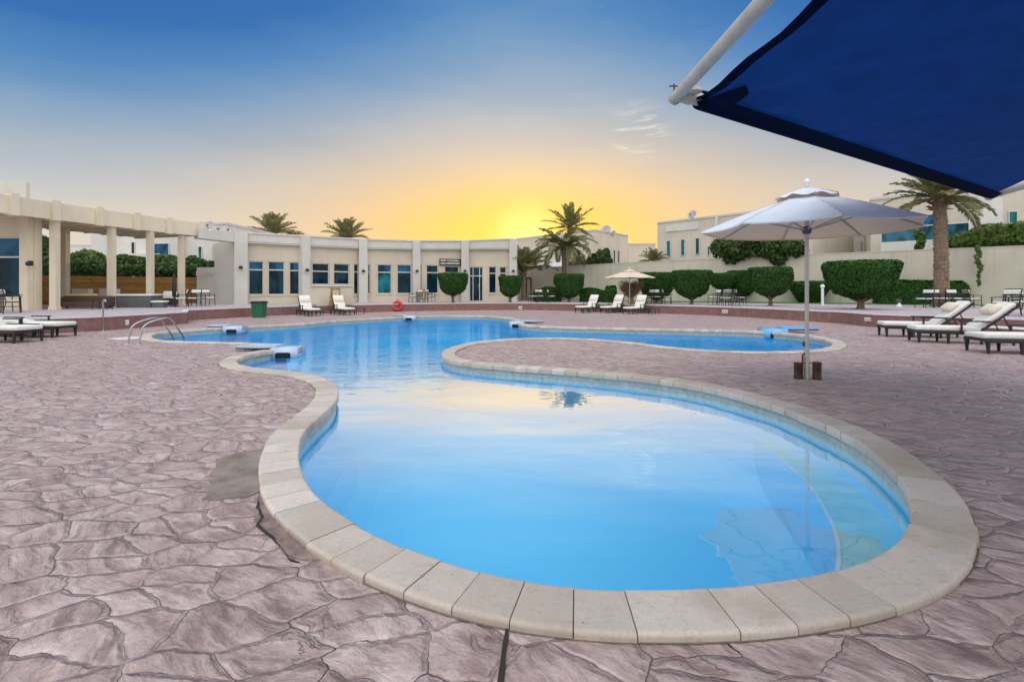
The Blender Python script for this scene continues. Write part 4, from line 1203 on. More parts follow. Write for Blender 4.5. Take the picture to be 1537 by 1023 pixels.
# under the pergola
sf = thing('outdoor_sofa', 'brown wicker sofa with tan back cushion under the pergola', 'sofa', PX(128,23.6,TZ), R(14))
m_ = MB(); m_.box((0,.25,.34), (2.0,.18,.52), 0, .02); m_.box((0,-.15,.2), (2.0,.75,.24), 0, .02); m_.box((-.98,0,.32), (.14,.9,.5), 0, .02); m_.box((.98,0,.32), (.14,.9,.5), 0, .02); m_.build('frame', M_wood, sf)
m_ = MB(); m_.box((-.3,.26,.65), (1.35,.2,.10), 0, .03); m_.build('back_cushion', M_tan, sf)
for sx in (-1,1):
    for y in (-.45,.28):
        m_ = MB(); m_.box((sx*.9,y,.045), (.06,.06,.09)); m_.build('leg', M_black, sf)
cf = side_table('dark low table at the right end of the brown sofa under the pergola', PX(154,22.4,TZ), R(10), .6, .4, .5)
sp_ = thing('spa_tub', 'long grey panelled tub with a white rim behind the pergola column', 'hot tub', PX(205,25.2,TZ), R(10))
m_ = MB(); m_.box((0,0,.30), (1.9,1.2,.60), 0, .02); m_.build('cabinet', M_grey, sp_)
m_ = MB(); m_.box((0,0,.64), (2.0,1.3,.09), 0, .03); m_.build('rim', M_white, sp_)
ot = thing('ottoman', 'small grey ottoman with white top right of the grey tub', 'ottoman', PX(240,24.8,TZ), R(10))
m_ = MB(); m_.box((0,0,.13), (.48,.5,.26), 0, .02); m_.build('base', M_grey, ot); m_ = MB(); m_.box((0,0,.305), (.58,.6,.09), 0, .03); m_.build('cushion', M_cush, ot)
lc = thing('lounge_chair', 'dark lounge chair with pale back cushion beside the folded parasol', 'lounge chair', PX(251,26.6,TZ), R(10))
m_ = MB(); m_.box((0,0,.2), (.75,.8,.25), 0, .02); m_.box((0,.4,.42), (.75,.12,.6), Matrix.Rotation(R(-10),3,'X'), .02); m_.build('frame', M_black, lc)
m_ = MB(); m_.box((0,.31,.62), (.68,.12,.42), Matrix.Rotation(R(-10),3,'X'), .04); m_.build('back_cushion', M_cush, lc)

# ------------------------------------------------------------------ poolside things
bn_ = thing('litter_bin', 'green plastic litter bin with a flat black lid against the terrace step', 'bin', PX(389,24.5,0))
m_ = MB(); 
def frust(m_, w0, d0, w1, d1, z0, z1):
    vs = [(s*w0/2, t*d0/2, z0) for s, t in ((-1,-1),(1,-1),(1,1),(-1,1))] + [(s*w1/2, t*d1/2, z1) for s, t in ((-1,-1),(1,-1),(1,1),(-1,1))]
    m_.add(vs, [(3,2,1,0),(4,5,6,7),(0,1,5,4),(1,2,6,5),(2,3,7,6),(3,0,4,7)])
frust(m_, .46,.44,.56,.54,0,.74); m_.box((0,-.25,.55), (.3,.05,.03)); m_.build('body', M_bin, bn_)
m_ = MB(); m_.box((0,0,.765), (.68,.62,.055), 0, .015); m_.box((0,0,.81), (.58,.52,.05), 0, .015); m_.build('lid', M_black, bn_)
lr = thing('life_ring', 'red life ring leaning against the terrace step across the pool', 'life ring', PX(596,31.25,0))
m_ = MB().at(Matrix.Translation((0,.06,.36)) @ Matrix.Rotation(R(80),4,'X'))
ringp = [(math.cos(2*PI*k/32)*.29, math.sin(2*PI*k/32)*.27 - (.0 if math.sin(2*PI*k/32) > -.5 else -.03), 0) for k in range(33)]
m_.tube(ringp, .085, 10, cap=False); m_.build('ring', M_red, lr)
m_ = MB().at(Matrix.Translation((0,.09,.36)) @ Matrix.Rotation(R(80),4,'X')); m_.tube([(-.07,.34,0),(-.05,.40,0),(0,.43,0),(.05,.40,0),(.07,.34,0)], .022, 6); m_.build('loop', M_red, lr)
sh = thing('shower_post', 'slim steel post with a hooked head against the red step at left', 'post', PX(154.8,16.45,0))
m_ = MB(); m_.tube([(0,0,0),(0,0,.98),(.01,0,1.03),(.05,-.02,1.06),(.1,-.03,1.05),(.12,-.03,1.0)], .024, 10); m_.build('post', M_steel, sh)
m_ = MB(); m_.lathe([(.06,0),(.06,.012),(.03,.02)], 14); m_.build('base_plate', M_steel, sh)
ld = thing('pool_ladder', 'pair of curved stainless handrails at the left end of the pool', 'handrail', (0,0,0))
for dx, dy in ((0,0),(.34,-.06)):
    p = Vector((-9.98+dx, 12.53+dy, 0)); d_ = Vector((.52,.97,0))
    pr = [(0,0),(.05,.22),(.09,.40),(.17,.50),(.32,.575),(.55,.635),(.68,.645),(.76,.60),(.86,.44),(1.0,.22),(1.07,.08),(1.09,-.05),(1.09,-.6)]
    cs_ = open_smooth([Vector((a_, b_)) for a_, b_ in pr], 4)
    m_ = MB(); m_.tube([p + d_*c.x*.92 + Vector((0,0,c.y)) for c in cs_], .021, 10); rl = m_.build('rail', M_steel, ld)
    m_ = MB(); m_.lathe([(.055,0),(.055,.01),(.025,.018)], 14, p); m_.build('flange', M_steel, rl)

def skimmer(label, loc, rz, board=(-1), blen=.95, s=1.0, open_side=True, tint=None):
    """over-the-edge filter unit: hood over the water (-y), lid board lying on the deck"""
    t = thing('pool_filter_unit', label, 'pool filter', loc, rz)
    mt = tint or M_hood
    m_ = MB()
    bm = bmesh.new(); bmesh.ops.create_cube(bm, size=1)
    for v in bm.verts: v.co = Vector((v.co.x*.56*s, v.co.y*.66*s, v.co.z*.24*s - .045))
    bmesh.ops.bevel(bm, geom=[e for e in bm.edges if any(v.co.z > .1*s for v in e.verts)], offset=.085*s, segments=4, profile=.5, affect='EDGES')
    bm.verts.index_update()
    m_.add([v.co[:] for v in bm.verts], [tuple(v.index for v in f.verts) for f in bm.faces], True); bm.free()
    m_.build('hood', mt, t)
    def rr(w, h, r):
        o_ = []
        for cx, cz, a0 in ((w/2-r,h/2-r,0),(-w/2+r,h/2-r,90),(-w/2+r,-h/2,180),(w/2-r,-h/2,270)):
            if a0 < 180:
                for k in range(5): a_ = R(a0+k*22.5); o_.append((cx+math.cos(a_)*r, cz+math.sin(a_)*r))
            else: o_.append((cx+(-r if a0 == 180 else r), cz))
        return o_
    m_ = MB(); po = rr(.34*s,.13*s,.05*s)
    vs = [(x_, -.336*s, z_-.085*s) for x_, z_ in po] + [(x_, -.30*s, z_-.085*s) for x_, z_ in po]; n_ = len(po)
    m_.add(vs, [tuple(range(n_))] + [(i,(i+1)%n_,n_+(i+1)%n_,n_+i) for i in range(n_)]); m_.build('intake', M_dark, t)
    if open_side:
        m_ = MB()
        for k in range(3): m_.box((.283*s, -.04*s, (-.05+.05*k)*s), (.012,.3*s,.016*s))
        m_.build('vent_slats', M_grey, t)
    b_ = MB(); sx = board
    out = [(sx*.22,-.20),(sx*.22,.30),(sx*(.45),.34),(sx*(blen+.1),.06),(sx*(blen+.16),-.12),(sx*.6,-.24)]
    if sx < 0: out = list(reversed(out))
    b_.prism([(x_*s, y_*s) for x_, y_ in out], .075*s, .115*s); b_.build('lid_board', mt, t)
    b_ = MB(); b_.prism([(x_*s*.98, y_*s*.98-.006) for x_, y_ in out], .045*s, .073*s); b_.build('lid_rim', M_dark, t)
    return t
skimmer('white pool filter unit on the near left spit, dark intake facing the camera', (-5.22,11.28,0), R(4), -1, 1.0, 1.0)
skimmer('white pool filter unit on the far left rim behind the nearest unit', (-10.15,17.75,0), R(6), -1, .75, 1.05)
skimmer('small white pool filter unit on the far rim below the red life ring', (-5.25,24.95,0), R(-4), -1, .8, 1.0, False)
skimmer('white pool filter unit on the spit where the pool narrows to its right arm', (.22,20.35,0), R(-6), 1, .95, 1.05, False)
M_bluep = simple('blue_plastic', (.16,.42,.70), .4, .08, 4)
skimmer('pale blue pool filter unit on the right arm of the pool', (8.62,16.0,.03), R(-8), 1, 1.0, 1.2, False, M_bluep)

# depth markers on the step
def marker(label, x, y, Y, rz, w=.30, h=.14):
    q = P(x, y, Y); t = thing('depth_marker', label, 'marker plate', q, R(rz))
    m_ = MB(); m_.box((0,0,0), (w,.02,h), 0, .006); m_.build('plate', M_white, t)
    m_ = MB(); 
    for k, ww in enumerate((.05,.02,.04,.045,.03)): m_.box((-w*.32+k*w*.16, -.0125, 0), (ww*.8,.006,h*.42))
    m_.build('marking', M_grey, t)
marker('white marker plate on the red step left of the large loungers', 1304, 479.2, 18.45, -45, .26, .125)
marker('rounded white marker plate on the step left of the parasol pole', 1088, 467.3, 25.55, -32, .26, .16)
marker('pale marker plate on the red step behind the pool handrails', 184.5, 484, 17.35, 62, .36, .17)
marker('small white marker plate on the step below the goblet tree at the clubhouse door', 781, 461.8, 33.0, 0, .24, .2)
marker('small white marker plate on the step right of the life ring', 639, 460.6, 32.3, 8, .24, .16)
# bollard lamp, floodlight, cane stand
bl = thing('bollard_lamp', 'slim white bollard lamp in front of the low bowl shaped shrub', 'bollard lamp', PX(1234.5,28.2,TZ))
m_ = MB(); m_.tube([(0,0,0),(0,0,1.02)], .075, 14); m_.lathe([(.11,0),(.11,.03)], 14); m_.build('post', M_white, bl)
m_ = MB(); m_.lathe([(.06,1.02),(.105,1.04),(.125,1.10),(.11,1.17),(.05,1.22),(.005,1.23)], 16); m_.build('head', M_white, bl)
fl_ = thing('flood_light', 'small floodlight on the lawn before the long hedge', 'floodlight', PX(1348,25.6,TZ))
m_ = MB(); m_.box((0,0,.3), (.32,.16,.22), Matrix.Rotation(R(-25),3,'X'), .02); m_.build('housing', M_black, fl_)
m_ = MB(); m_.lathe([(.14,0),(.15,.05),(.08,.14),(.05,.22)], 12, (0,-.06,0)); m_.build('base', M_white, fl_)
cn_ = thing('cane_stand', 'cane plant stand with sloping legs and basket before the cream counter', 'plant stand', (-10.55,28.85,TZ), R(10))
for sx in (-1,1):
    m_ = MB(); m_.tube([(sx*.34,0,0),(sx*.22,0,.95)], .035, 7); m_.tube([(sx*.30,.3,0),(sx*.2,.1,.9)], .03, 7); m_.build('leg', M_cane, cn_)
m_ = MB(); m_.bar((-.28,0,.95), (.28,0,.95), .06, .08); m_.build('cross_bar', M_cane, cn_)
m_ = MB(); m_.lathe([(.24,.05),(.3,.2),(.3,.38),(.26,.42)], 14); m_.build('basket', M_cane, cn_)
m_ = MB()
for k in range(26):
    a_ = rnd.uniform(0,2*PI); e_ = rnd.uniform(.3,1.1); L_ = rnd.uniform(.25,.55)
    b0_ = Vector((0,0,.92 if k % 2 else .4)); d_ = Vector((math.cos(a_)*math.cos(e_), math.sin(a_)*math.cos(e_)*.6, math.sin(e_)*.5))
    m_.tube([b0_, b0_+d_*L_*.6, b0_+d_*L_+Vector((0,0,-.08))], [.012,.012,.004], 4)
m_.build('dry_foliage', M_dead, cn_)
# ------------------------------------------------------------------ vegetation
vr = random.Random(21)
def rvec():
    while True:
        v = Vector((vr.uniform(-1,1), vr.uniform(-1,1), vr.uniform(-1,1)))
        if .05 < v.length < 1: return v.normalized()
def leaf(mb, p, n, s, asp=1.7):
    n = (n + rvec()*.75).normalized()
    a = n.cross(rvec())
    if a.length < 1e-3: return
    a.normalize(); b = n.cross(a)
    a *= s*asp*.5; b *= s*.5
    mb.add([p-a, p-a*.1+b, p+a, p-a*.1-b], [(0,1,2,3)])
def wob(p, k, amp): return amp*(noise.noise(Vector(p)*k))

def lathe_foliage(prof, nleaf, ls, seed, amp=.03):
    """leaf covered clipped body following a profile [(r,z)]; returns (crown builder)"""
    mb = MB(); mb.mi = 1
    n = 24; P_ = []
    for r, z in prof:
        for k in range(n):
            a = 2*PI*k/n; q = Vector((math.cos(a)*r, math.sin(a)*r, z)); w_ = 1 + noise.noise(q*1.7 + Vector((seed*7.1,0,0)))*.10
            P_.append((q.x*w_*.955, q.y*w_*.955, z if z < prof[len(prof)//2][1] else z*.985))
    m = len(prof)
    mb.add(P_, [(i*n+k, i*n+(k+1)%n, (i+1)*n+(k+1)%n, (i+1)*n+k) for i in range(m-1) for k in range(n)], True)
    mb.add(P_[-n:], [tuple(range(n))])
    mb.add(P_[:n], [tuple(reversed(range(n)))])
    mb.mi = 0
    # area weighted sampling
    A = []
    for i in range(m-1):
        (r0,z0),(r1,z1) = prof[i], prof[i+1]
        A.append(PI*(r0+r1)*math.hypot(r1-r0, z1-z0))
    top = PI*prof[-1][0]**2; tot = sum(A) + top
    for _ in range(int(nleaf*1.5)):
        x = vr.uniform(0, tot); a = vr.uniform(0, 2*PI)
        if x < top:
            r = prof[-1][0]*math.sqrt(vr.random()); z = prof[-1][1]; nn = Vector((0,0,1))
        else:
            x -= top; i = 0
            while x > A[i] and i < m-2: x -= A[i]; i += 1
            t = vr.random(); (r0,z0),(r1,z1) = prof[i], prof[i+1]
            r = r0+(r1-r0)*t; z = z0+(z1-z0)*t
            d = Vector((r1-r0, z1-z0)).normalized(); nn = Vector((math.cos(a)*d.y, math.sin(a)*d.y, -d.x))
        q = Vector((math.cos(a)*r, math.sin(a)*r, z)); w_ = 1 + noise.noise(q*1.7 + Vector((seed*7.1,0,0)))*.10
        q.x *= w_; q.y *= w_
        q += nn*vr.uniform(-.045, .015) + nn*amp*noise.noise(q*5)
        leaf(mb, q, nn, ls*.8*vr.uniform(.7,1.3))
    return mb
def goblet(w, h, tr):                       # crown from z=tr up to h, width w
    r = w/2; c = h-tr
    return [(.10*r, tr-.02),(.42*r, tr+.03*c),(.68*r, tr+.14*c),(.84*r, tr+.32*c),(.94*r, tr+.56*c),(1.0*r, tr+.80*c),(1.0*r, tr+.92*c),(.95*r, tr+.975*c),(.88*r, h)]
def topiary(name, label, loc, w, h, tr, seed, nleaf=5200, ls=.075, trunk=.10, group=None):
    t = thing(name, label, 'topiary', loc, vr.uniform(0,6))
    lathe_foliage(goblet(w, h, tr), nleaf, ls, seed).build('crown', [M_topi, M_topi_core], t)
    m_ = MB(); lean = vr.uniform(-.06,.06)
    m_.tube([(0,0,-.02),(.01,0,.06),(lean*.5,.02,tr*.5),(lean,0,tr+.12*(h-tr)),(lean,0,tr+.3*(h-tr))], [trunk*1.9,trunk*1.15,trunk*.95,trunk*.9,trunk*.6], 10)
    for k in range(4):
        a = k*PI/2+vr.uniform(-.4,.4); m_.tube([(lean*.6,0,tr*.62),(math.cos(a)*w*.14,math.sin(a)*w*.14,tr+.02),(math.cos(a)*w*.26,math.sin(a)*w*.26,tr+.16*(h-tr))], [trunk*.5,trunk*.4,trunk*.25], 6)
    m_.build('trunk', M_bark2, t)
    return t
def tx(x, y): return PX(x, (CH-TZ)*F/(y-HY), TZ)
def sz(px, y): return px/F*(CH-TZ)*F/(y-HY)
topiary('topiary', 'goblet clipped tree in front of the clubhouse sign, left of the glass door', tx(680,454), sz(45,454), sz(44,454), sz(12,454), 1)
topiary('topiary', 'goblet clipped tree right of the clubhouse door at the corner pilaster', tx(766,454), sz(36,454), sz(40,454), sz(9,454), 2, 4200)
topiary('topiary', 'goblet clipped tree standing left of the three loungers across the pool', tx(854,453.3), sz(45,453.3), sz(42,453.3), sz(7,453.3), 3)
topiary('topiary', 'broad goblet clipped tree between two terrace tables, right of the small parasol', tx(1038,456.6), sz(56,456.6), sz(50.6,456.6), sz(10,456.6), 4, 6000)
topiary('topiary', 'narrow clipped tree behind the table, right behind the broad goblet tree', tx(1083.5,453.6), sz(36,453.6), sz(43.5,453.6), sz(20,453.6), 5, 4000)
topiary('topiary', 'clipped tree half hidden behind the goblet tree left of the parasol pole', tx(1114,453.2), sz(42,453.2), sz(47,453.2), sz(9,453.2), 6, 4200)
topiary('topiary', 'goblet clipped tree just left of the big parasol pole', tx(1156.5,459), sz(61,459), sz(57.5,459), sz(15,459), 7, 6500)
topiary('topiary', 'largest clipped goblet tree, right of the big parasol pole by the white bollard', tx(1291.5,464), sz(97,464), sz(71.5,464), sz(17,464), 8, 11000, .085, .14)
topiary('topiary', 'dark flat topped clipped tree behind the table by the dried shrub', tx(985,454.3), sz(54,454.3), sz(45,454.3), sz(6,454.3), 9, 5200)
t = thing('shrub', 'low bowl shaped clipped shrub behind the white bollard lamp', 'shrub', tx(1215,454.3))
w_, h_ = sz(60,454.3), sz(32,454.3)
lathe_foliage([(.38*w_/2,0),(.5*w_/2,.1*h_),(.78*w_/2,.5*h_),(.98*w_/2,.86*h_),(.97*w_/2,.95*h_),(.9*w_/2,h_)], 5000, .08, 11).build('foliage', [M_topi, M_topi_core], t)

def box_hedge(name, label, a, b, depth, h0, h1, nleaf, round_=.12, cat='hedge'):
    a, b = V2(a), V2(b); L = (b-a).length
    t = thing(name, label, cat, (a.x, a.y, TZ)); M = frame_of((0,0), b-a)
    mb = MB().at(M); mb.mi = 1
    nx, cs = 16, [(0,0),(0,.6),(.02,.86),(.10,.97),(.3,1.0),(.7,1.0),(.9,.97),(.98,.86),(1,.6),(1,0)]
    def pt(u, c, k=1.0):
        h = (h0+(h1-h0)*u); e = min(u, 1-u)*L; f = min(1, (e/(round_*2))**.5) if e < round_*2 else 1
        h *= .75+.25*f
        q = Vector((u*L, c[0]*depth, c[1]*h)); n_ = noise.noise(Vector((q.x+a.x, q.y+a.y, q.z))*1.3)*.06
        return q + Vector((0, n_, n_))
    vs = [pt(i/nx, c) for i in range(nx+1) for c in cs]; m = len(cs)
    vs = [Vector((v.x, depth/2+(v.y-depth/2)*.95, v.z*.97)) for v in vs]
    mb.add(vs, [(i*m+j, i*m+j+1, (i+1)*m+j+1, (i+1)*m+j) for i in range(nx) for j in range(m-1)], True)
    mb.add(vs[:m], [tuple(range(m))]); mb.add(vs[-m:], [tuple(range(m))])
    mb.mi = 0
    for _ in range(nleaf):
        u = vr.random(); r = vr.random()
        if vr.random() < .08:
            u = vr.choice((0.0,1.0)); j = vr.uniform(0,1); q = pt(u, (j, vr.random()*.95)); nn = Vector((-1 if u == 0 else 1,0,0))
        elif r < .52:
            q = pt(u, (0, vr.random()*.9)); nn = Vector((0,-1,0))
        elif r < .9:
            c = vr.uniform(.02,.98); q = pt(u, (c, 1-.10*abs(2*c-1)**6)); nn = Vector((0,0,1))
        else:
            q = pt(u, (1, vr.random()*.9)); nn = Vector((0,1,0))
        leaf(mb, q + nn*vr.uniform(-.05,.03), nn, .085*vr.uniform(.7,1.3))
    mb.at(Matrix.Identity(4)); mb.build('foliage', [M_topi, M_topi_core], t); return t
box_hedge('hedge', 'long low clipped hedge behind the date palm along the garden wall', PX(1322,30.4), PX(1456,29.0), 1.3, 1.55, 1.42, 9000)
box_hedge('hedge', 'low rounded hedge by the garden gate behind a black table', PX(800,37.2), PX(841,36.8), 1.1, 1.0, 1.22, 3000, .5)
box_hedge('hedge', 'bright green mound of hedge sloping down behind the left lounger of three', PX(870,36.2), PX(911,35.2), 1.6, 1.22, .8, 3600, .6)
box_hedge('hedge', 'dark square clipped hedge block left of the dried shrub', PX(908,34.4), PX(925,34.2), .9, 1.16, 1.16, 1800, .05)

# the dried out goblet shrub
q = tx(947,455.2); t = thing('dried_shrub', 'dried out goblet shrub with bare brown twigs behind the small parasol', 'shrub', q)
w_, h_ = sz(46,455.2), sz(36,455.2)
m_ = MB(); m_.tube([(0,0,0),(.02,0,.2),(0,0,.5)], [.22,.16,.15], 10)
m_.build('trunk', M_dead, t)
m_ = MB()
for k in range(420):
    a = vr.uniform(0,2*PI); rr = math.sqrt(vr.random()); z1 = h_*vr.uniform(.6,1.0)
    R1 = w_/2*rr*(.25+.75*(z1/h_)); p0 = Vector((math.cos(a)*.1*rr, math.sin(a)*.1*rr, .35)); p2 = Vector((math.cos(a)*R1, math.sin(a)*R1, z1))
    pm = p0.lerp(p2, .5) + rvec()*.10
    m_.tube([p0, pm, p2], [.022,.016,.006], 4)
    for j in range(3):
        b = p0.lerp(p2, vr.uniform(.5,.95)); m_.tube([b, b + rvec()*.22], [.010,.004], 3)
m_.build('twigs', M_dead, t)

# palms
def palm_crown(L, nf, e_lo, e_hi, droop, nl=34, lw=.045, ll=.26, seed=0, vshape=.5):
    r_ = random.Random(seed); mb = MB()
    for k in range(nf):
        f = (k+.5)/nf; az = k*2.39996 + r_.uniform(-.2,.2)
        e0 = R(e_lo + (e_hi-e_lo)*(f**.85) + r_.uniform(-6,6))
        Lf = L*r_.uniform(.85,1.08)*(.8+.2*math.sin(PI*min(1,f+.25)))
        dr = droop*r_.uniform(.75,1.25)*(1.25-.55*f)
        h = Vector((math.cos(az), math.sin(az), 0)); S = 12; pts_ = [Vector((0,0,0))+h*.06]; e = e0
        for i in range(S):
            e = e0 - dr*((i+1)/S)**1.6
            pts_.append(pts_[-1] + (h*math.cos(e) + Vector((0,0,math.sin(e))))*Lf/S)
        mb.mi = 0
        mb.tube(pts_, [.035*L/2.6*(1-.85*i/S)+.004 for i in range(S+1)], 4, False)
        side = h.cross(Vector((0,0,1)))
        for i in range(nl):
            s_ = .14 + .86*(i+r_.random()*.6)/nl; x = s_*S; j = min(int(x), S-1)
            p = pts_[j].lerp(pts_[j+1], x-j); d = (pts_[j+1]-pts_[j]).normalized(); up = side.cross(d).normalized()
            le = ll*L*(math.sin(PI*min(1, (s_*.86+.12)))**.6)*r_.uniform(.8,1.1)
            for sg in (-1,1):
                dd = (side*sg*.72 + d*.62 + up*(vshape*.55 + r_.uniform(-.22,.22))).normalized()
                tip = p + dd*le + Vector((0,0,-.10*le)); wv = d.cross(dd); wv = (d - dd*d.dot(dd)).normalized()*lw*L/2.6
                mid = p + dd*le*.45
                mb.add([p, mid+wv, tip, mid-wv], [(0,1,2,3)])
    return mb
def palm_trunk(h, r0, r1, lean=(0,0), rings=True, boots=True):
    m_ = MB(); n = int(h/.07); pts_ = []; rs = []
    for i in range(n+1):
        f = i/n; z = f*h
        pts_.append((lean[0]*f*f, lean[1]*f*f, z))
        rs.append((r0+(r1-r0)*min(1,f*1.15))*(1 + (.09 if i % 3 == 0 else -.03)) * (1+.35*max(0, .06-f)/.06))
    m_.tube(pts_, rs, 14)
    if boots:
        for i in range(int(h*16)):
            f = vr.random(); z = f*h; a = vr.uniform(0,2*PI); rr = (r0+(r1-r0)*f)
            c = Vector((lean[0]*f*f+math.cos(a)*rr, lean[1]*f*f+math.sin(a)*rr, z)); tn = Vector((-math.sin(a), math.cos(a), 0)); o_ = Vector((math.cos(a), math.sin(a), 0))
            s_ = rr*.42
            m_.add([c-tn*s_*.5-Vector((0,0,s_*.5)), c+tn*s_*.5-Vector((0,0,s_*.5)), c+tn*s_*.3+o_*s_*.42+Vector((0,0,s_*.6)), c-tn*s_*.3+o_*s_*.42+Vector((0,0,s_*.6))], [(0,1,2,3)])
    return m_
def palm(label, x, Y, ytop, zbase, L, nf, e_lo, e_hi, droop, r0, r1, seed, lean=(0,0), boots=True, skirt=0, vshape=.5, nl=34, ll=.26):
    q = PX(x, Y, zbase); zc = PZ(ytop, Y); h = zc - zbase
    t = thing('palm_tree', label, 'palm tree', (q.x-lean[0], q.y, zbase))
    palm_trunk(h, r0, r1, lean, boots=boots).build('trunk', M_bark, t)
    c = palm_crown(L, nf, e_lo, e_hi, droop, nl, seed=seed, vshape=vshape, ll=ll)
    M = Matrix.Translation((lean[0], lean[1], h))
    c.v = [(M @ Vector(p))[:] for p in c.v]
    c.build('crown', M_palm, t)
    if skirt:
        m_ = MB().at(M)
        for k in range(skirt):
            a = vr.uniform(0,2*PI); e = vr.uniform(-.2,1.0); rr = r1*1.1
            p0 = Vector((math.cos(a)*rr*.6, math.sin(a)*rr*.6, -vr.uniform(.0,.9)*r1*2.6)); d = Vector((math.cos(a)*math.cos(e), math.sin(a)*math.cos(e), math.sin(e)))
            m_.tube([p0, p0+d*r1*.9, p0+d*r1*1.5], [r1*.16,r1*.12,r1*.05], 4)
        m_.build('frond_stubs', M_bark, t)
    return t
palm('thick trunked date palm rising behind the black tables at right', 1410, 26.0, 298, TZ, 2.85, 32, -16, 70, .75, .345, .275, 5, (-.12,0), True, 70, .3, 44, .18)
palm('tall palm silhouetted beside the setting sun beyond the wall', 856, 47.5, 342, -.5, 3.0, 25, -22, 86, .42, .22, .18, 8, (.35,0), True, 50, .4, 32, .2)
palm('lower palm with drooping grey fronds below the tall sunset palm', 846, 41.0, 372, TZ, 3.3, 26, 0, 60, 1.3, .22, .2, 9, (-.1,0), True, 30, .3, 38, .2)
palm('young palm at the corner of the clubhouse by the garden gate', 786, 40.2, 408, TZ, 2.95, 26, 22, 84, .8, .22, .19, 11, (0,0), True, 30, .45, 32)
palm('left palm of the two rising behind the clubhouse roof', 409, 52, 352, -.5, 3.0, 26, 12, 86, .40, .3, .25, 13, (0,0), False, 0, .6, 26)
palm('right palm of the two rising behind the clubhouse roof, nearer the sun', 520, 54, 358, -.5, 2.95, 28, 8, 84, .45, .3, .25, 14, (0,0), False, 0, .6, 26)
palm('wispy palm top just right of the left rooftop palm', 440, 56, 358, -.5, 1.9, 16, 25, 70, 1.6, .2, .18, 15, (0,0), False, 0, .3, 22)
palm('small palm before the villa gap, fronds leaning left over the wall', 981, 46, 393, -.5, 1.75, 26, 5, 80, .7, .2, .18, 16, (0,0), False, 0, .5, 26)

# loose bushes made of many leaves round twig stems
def bush(name, label, cat, pos, blobs, nleaf, ls, mat, seed=0, stems=True, base=None):
    t = thing(name, label, cat, pos); mb = MB()
    vol = sum(r[0]*r[1]*r[2] for c, r in blobs) ** 1
    mb.mi = 1
    for c, r in blobs:
        bm = bmesh.new(); bmesh.ops.create_icosphere(bm, subdivisions=2, radius=1)
        vs = []
        for v in bm.verts:
            k = .66*(1 + .35*noise.noise(v.co*1.6 + Vector(c)))
            vs.append((c[0]+v.co.x*r[0]*k, c[1]+v.co.y*r[1]*k, c[2]+v.co.z*r[2]*k))
        mb.add(vs, [tuple(v.index for v in f.verts) for f in bm.faces], True); bm.free()
    mb.mi = 0
    tot = sum((r[0]*r[1]+r[1]*r[2]+r[0]*r[2]) for c, r in blobs)
    for c, r in blobs:
        k = int(nleaf*(r[0]*r[1]+r[1]*r[2]+r[0]*r[2])/tot)
        for _ in range(k):
            d = rvec(); rad = .66 + .40*vr.random()**.8 + .28*noise.noise(d*2.1 + Vector(c)*1.3)
            p = Vector((c[0]+d.x*r[0]*rad, c[1]+d.y*r[1]*rad, c[2]+d.z*r[2]*rad))
            leaf(mb, p, d, ls*vr.uniform(.6,1.4))
    mb.build('foliage', [mat, M_topi_core], t)
    if stems:
        m_ = MB(); z0 = base if base is not None else min(c[2]-r[2] for c, r in blobs)
        for c, r in blobs: m_.tube([(c[0]*.3, c[1]*.3+.1, z0), (c[0]*.7, c[1], (z0+c[2])/2), c], [.07,.05,.02], 6)
        m_.build('stems', M_bark2, t)
    return t
def mb_blobs(x0, x1, y0, y1, Y, n, rx, rz, seed):
    r_ = random.Random(seed); out = []
    for k in range(n):
        f = (k+.5)/n; x = x0+(x1-x0)*f; y = y0+(y1-y0)*r_.random()
        q = P(x, y, Y); out.append((q, rx*r_.uniform(.8,1.2), rz*r_.uniform(.75,1.2)))
    return out
def wallY(x):
    for (x0,_,Y0),(x1,_,Y1) in zip(BW[:-1], BW[1:]):
        if x0 <= x <= x1: return Y0+(Y1-Y0)*(x-x0)/(x1-x0)
    return BW[-1][2]
def bush_px(name, label, cat, spec, Y, nleaf, ls, mat, base=-.5, depth=.9, off=None):
    """spec: [(x,y,rx_px,ry_px)]"""
    c0 = P(sum(s[0] for s in spec)/len(spec), HY, Y); pos = Vector((c0.x, Y, base))
    bl = []
    for x, y, rx, ry in spec:
        Yb = Y if off is None else wallY(x)+off
        q = P(x, y, Yb) - pos; k = Yb/F
        bl.append(((q.x, q.y + vr.uniform(-.25,.25), q.z), (rx*k, rx*k*depth, ry*k)))
    return bush(name, label, cat, pos, bl, nleaf, ls, mat, base=0, stems=off is None)
bush_px('climbing_bush', 'dense dark climbing bush spilling over the garden wall left of the parasol', 'bush',
   [(1084,372,15,15),(1104,374,18,18),(1122,376,18,15),(1142,372,20,16),(1162,377,18,20),(1180,370,18,14),(1196,372,12,14),(1098,388,12,9),(1168,390,11,9),(1130,362,26,12),(1205,375,9,9)], 36.2, 7000, .17, M_bush, off=.05)
bush_px('bush', 'wide leafy bush topping the garden wall at far right behind the hanging vine', 'bush',
   [(1432,365,13,8),(1448,360,16,11),(1468,357,17,13),(1490,357,17,14),(1512,354,18,15),(1535,352,19,17),(1560,352,20,17),(1478,346,14,9),(1500,345,14,9),(1527,342,16,9)], 28.9, 8000, .15, M_light_bush, off=.75)
bush_px('bush', 'mid green bush standing behind the wall right of the lower palm', 'bush',
   [(890,390,8,8),(902,387,10,11),(912,392,7,6),(910,381,5,8),(884,394,6,5),(897,395,8,4)], 44, 2200, .2, M_bush)
bush_px('bush', 'scrubby bush with pale dead leaves between tall palm and lower palm', 'bush', [(870,392,8,8),(862,396,8,5),(877,398,6,4)], 44.5, 900, .18, M_palm)
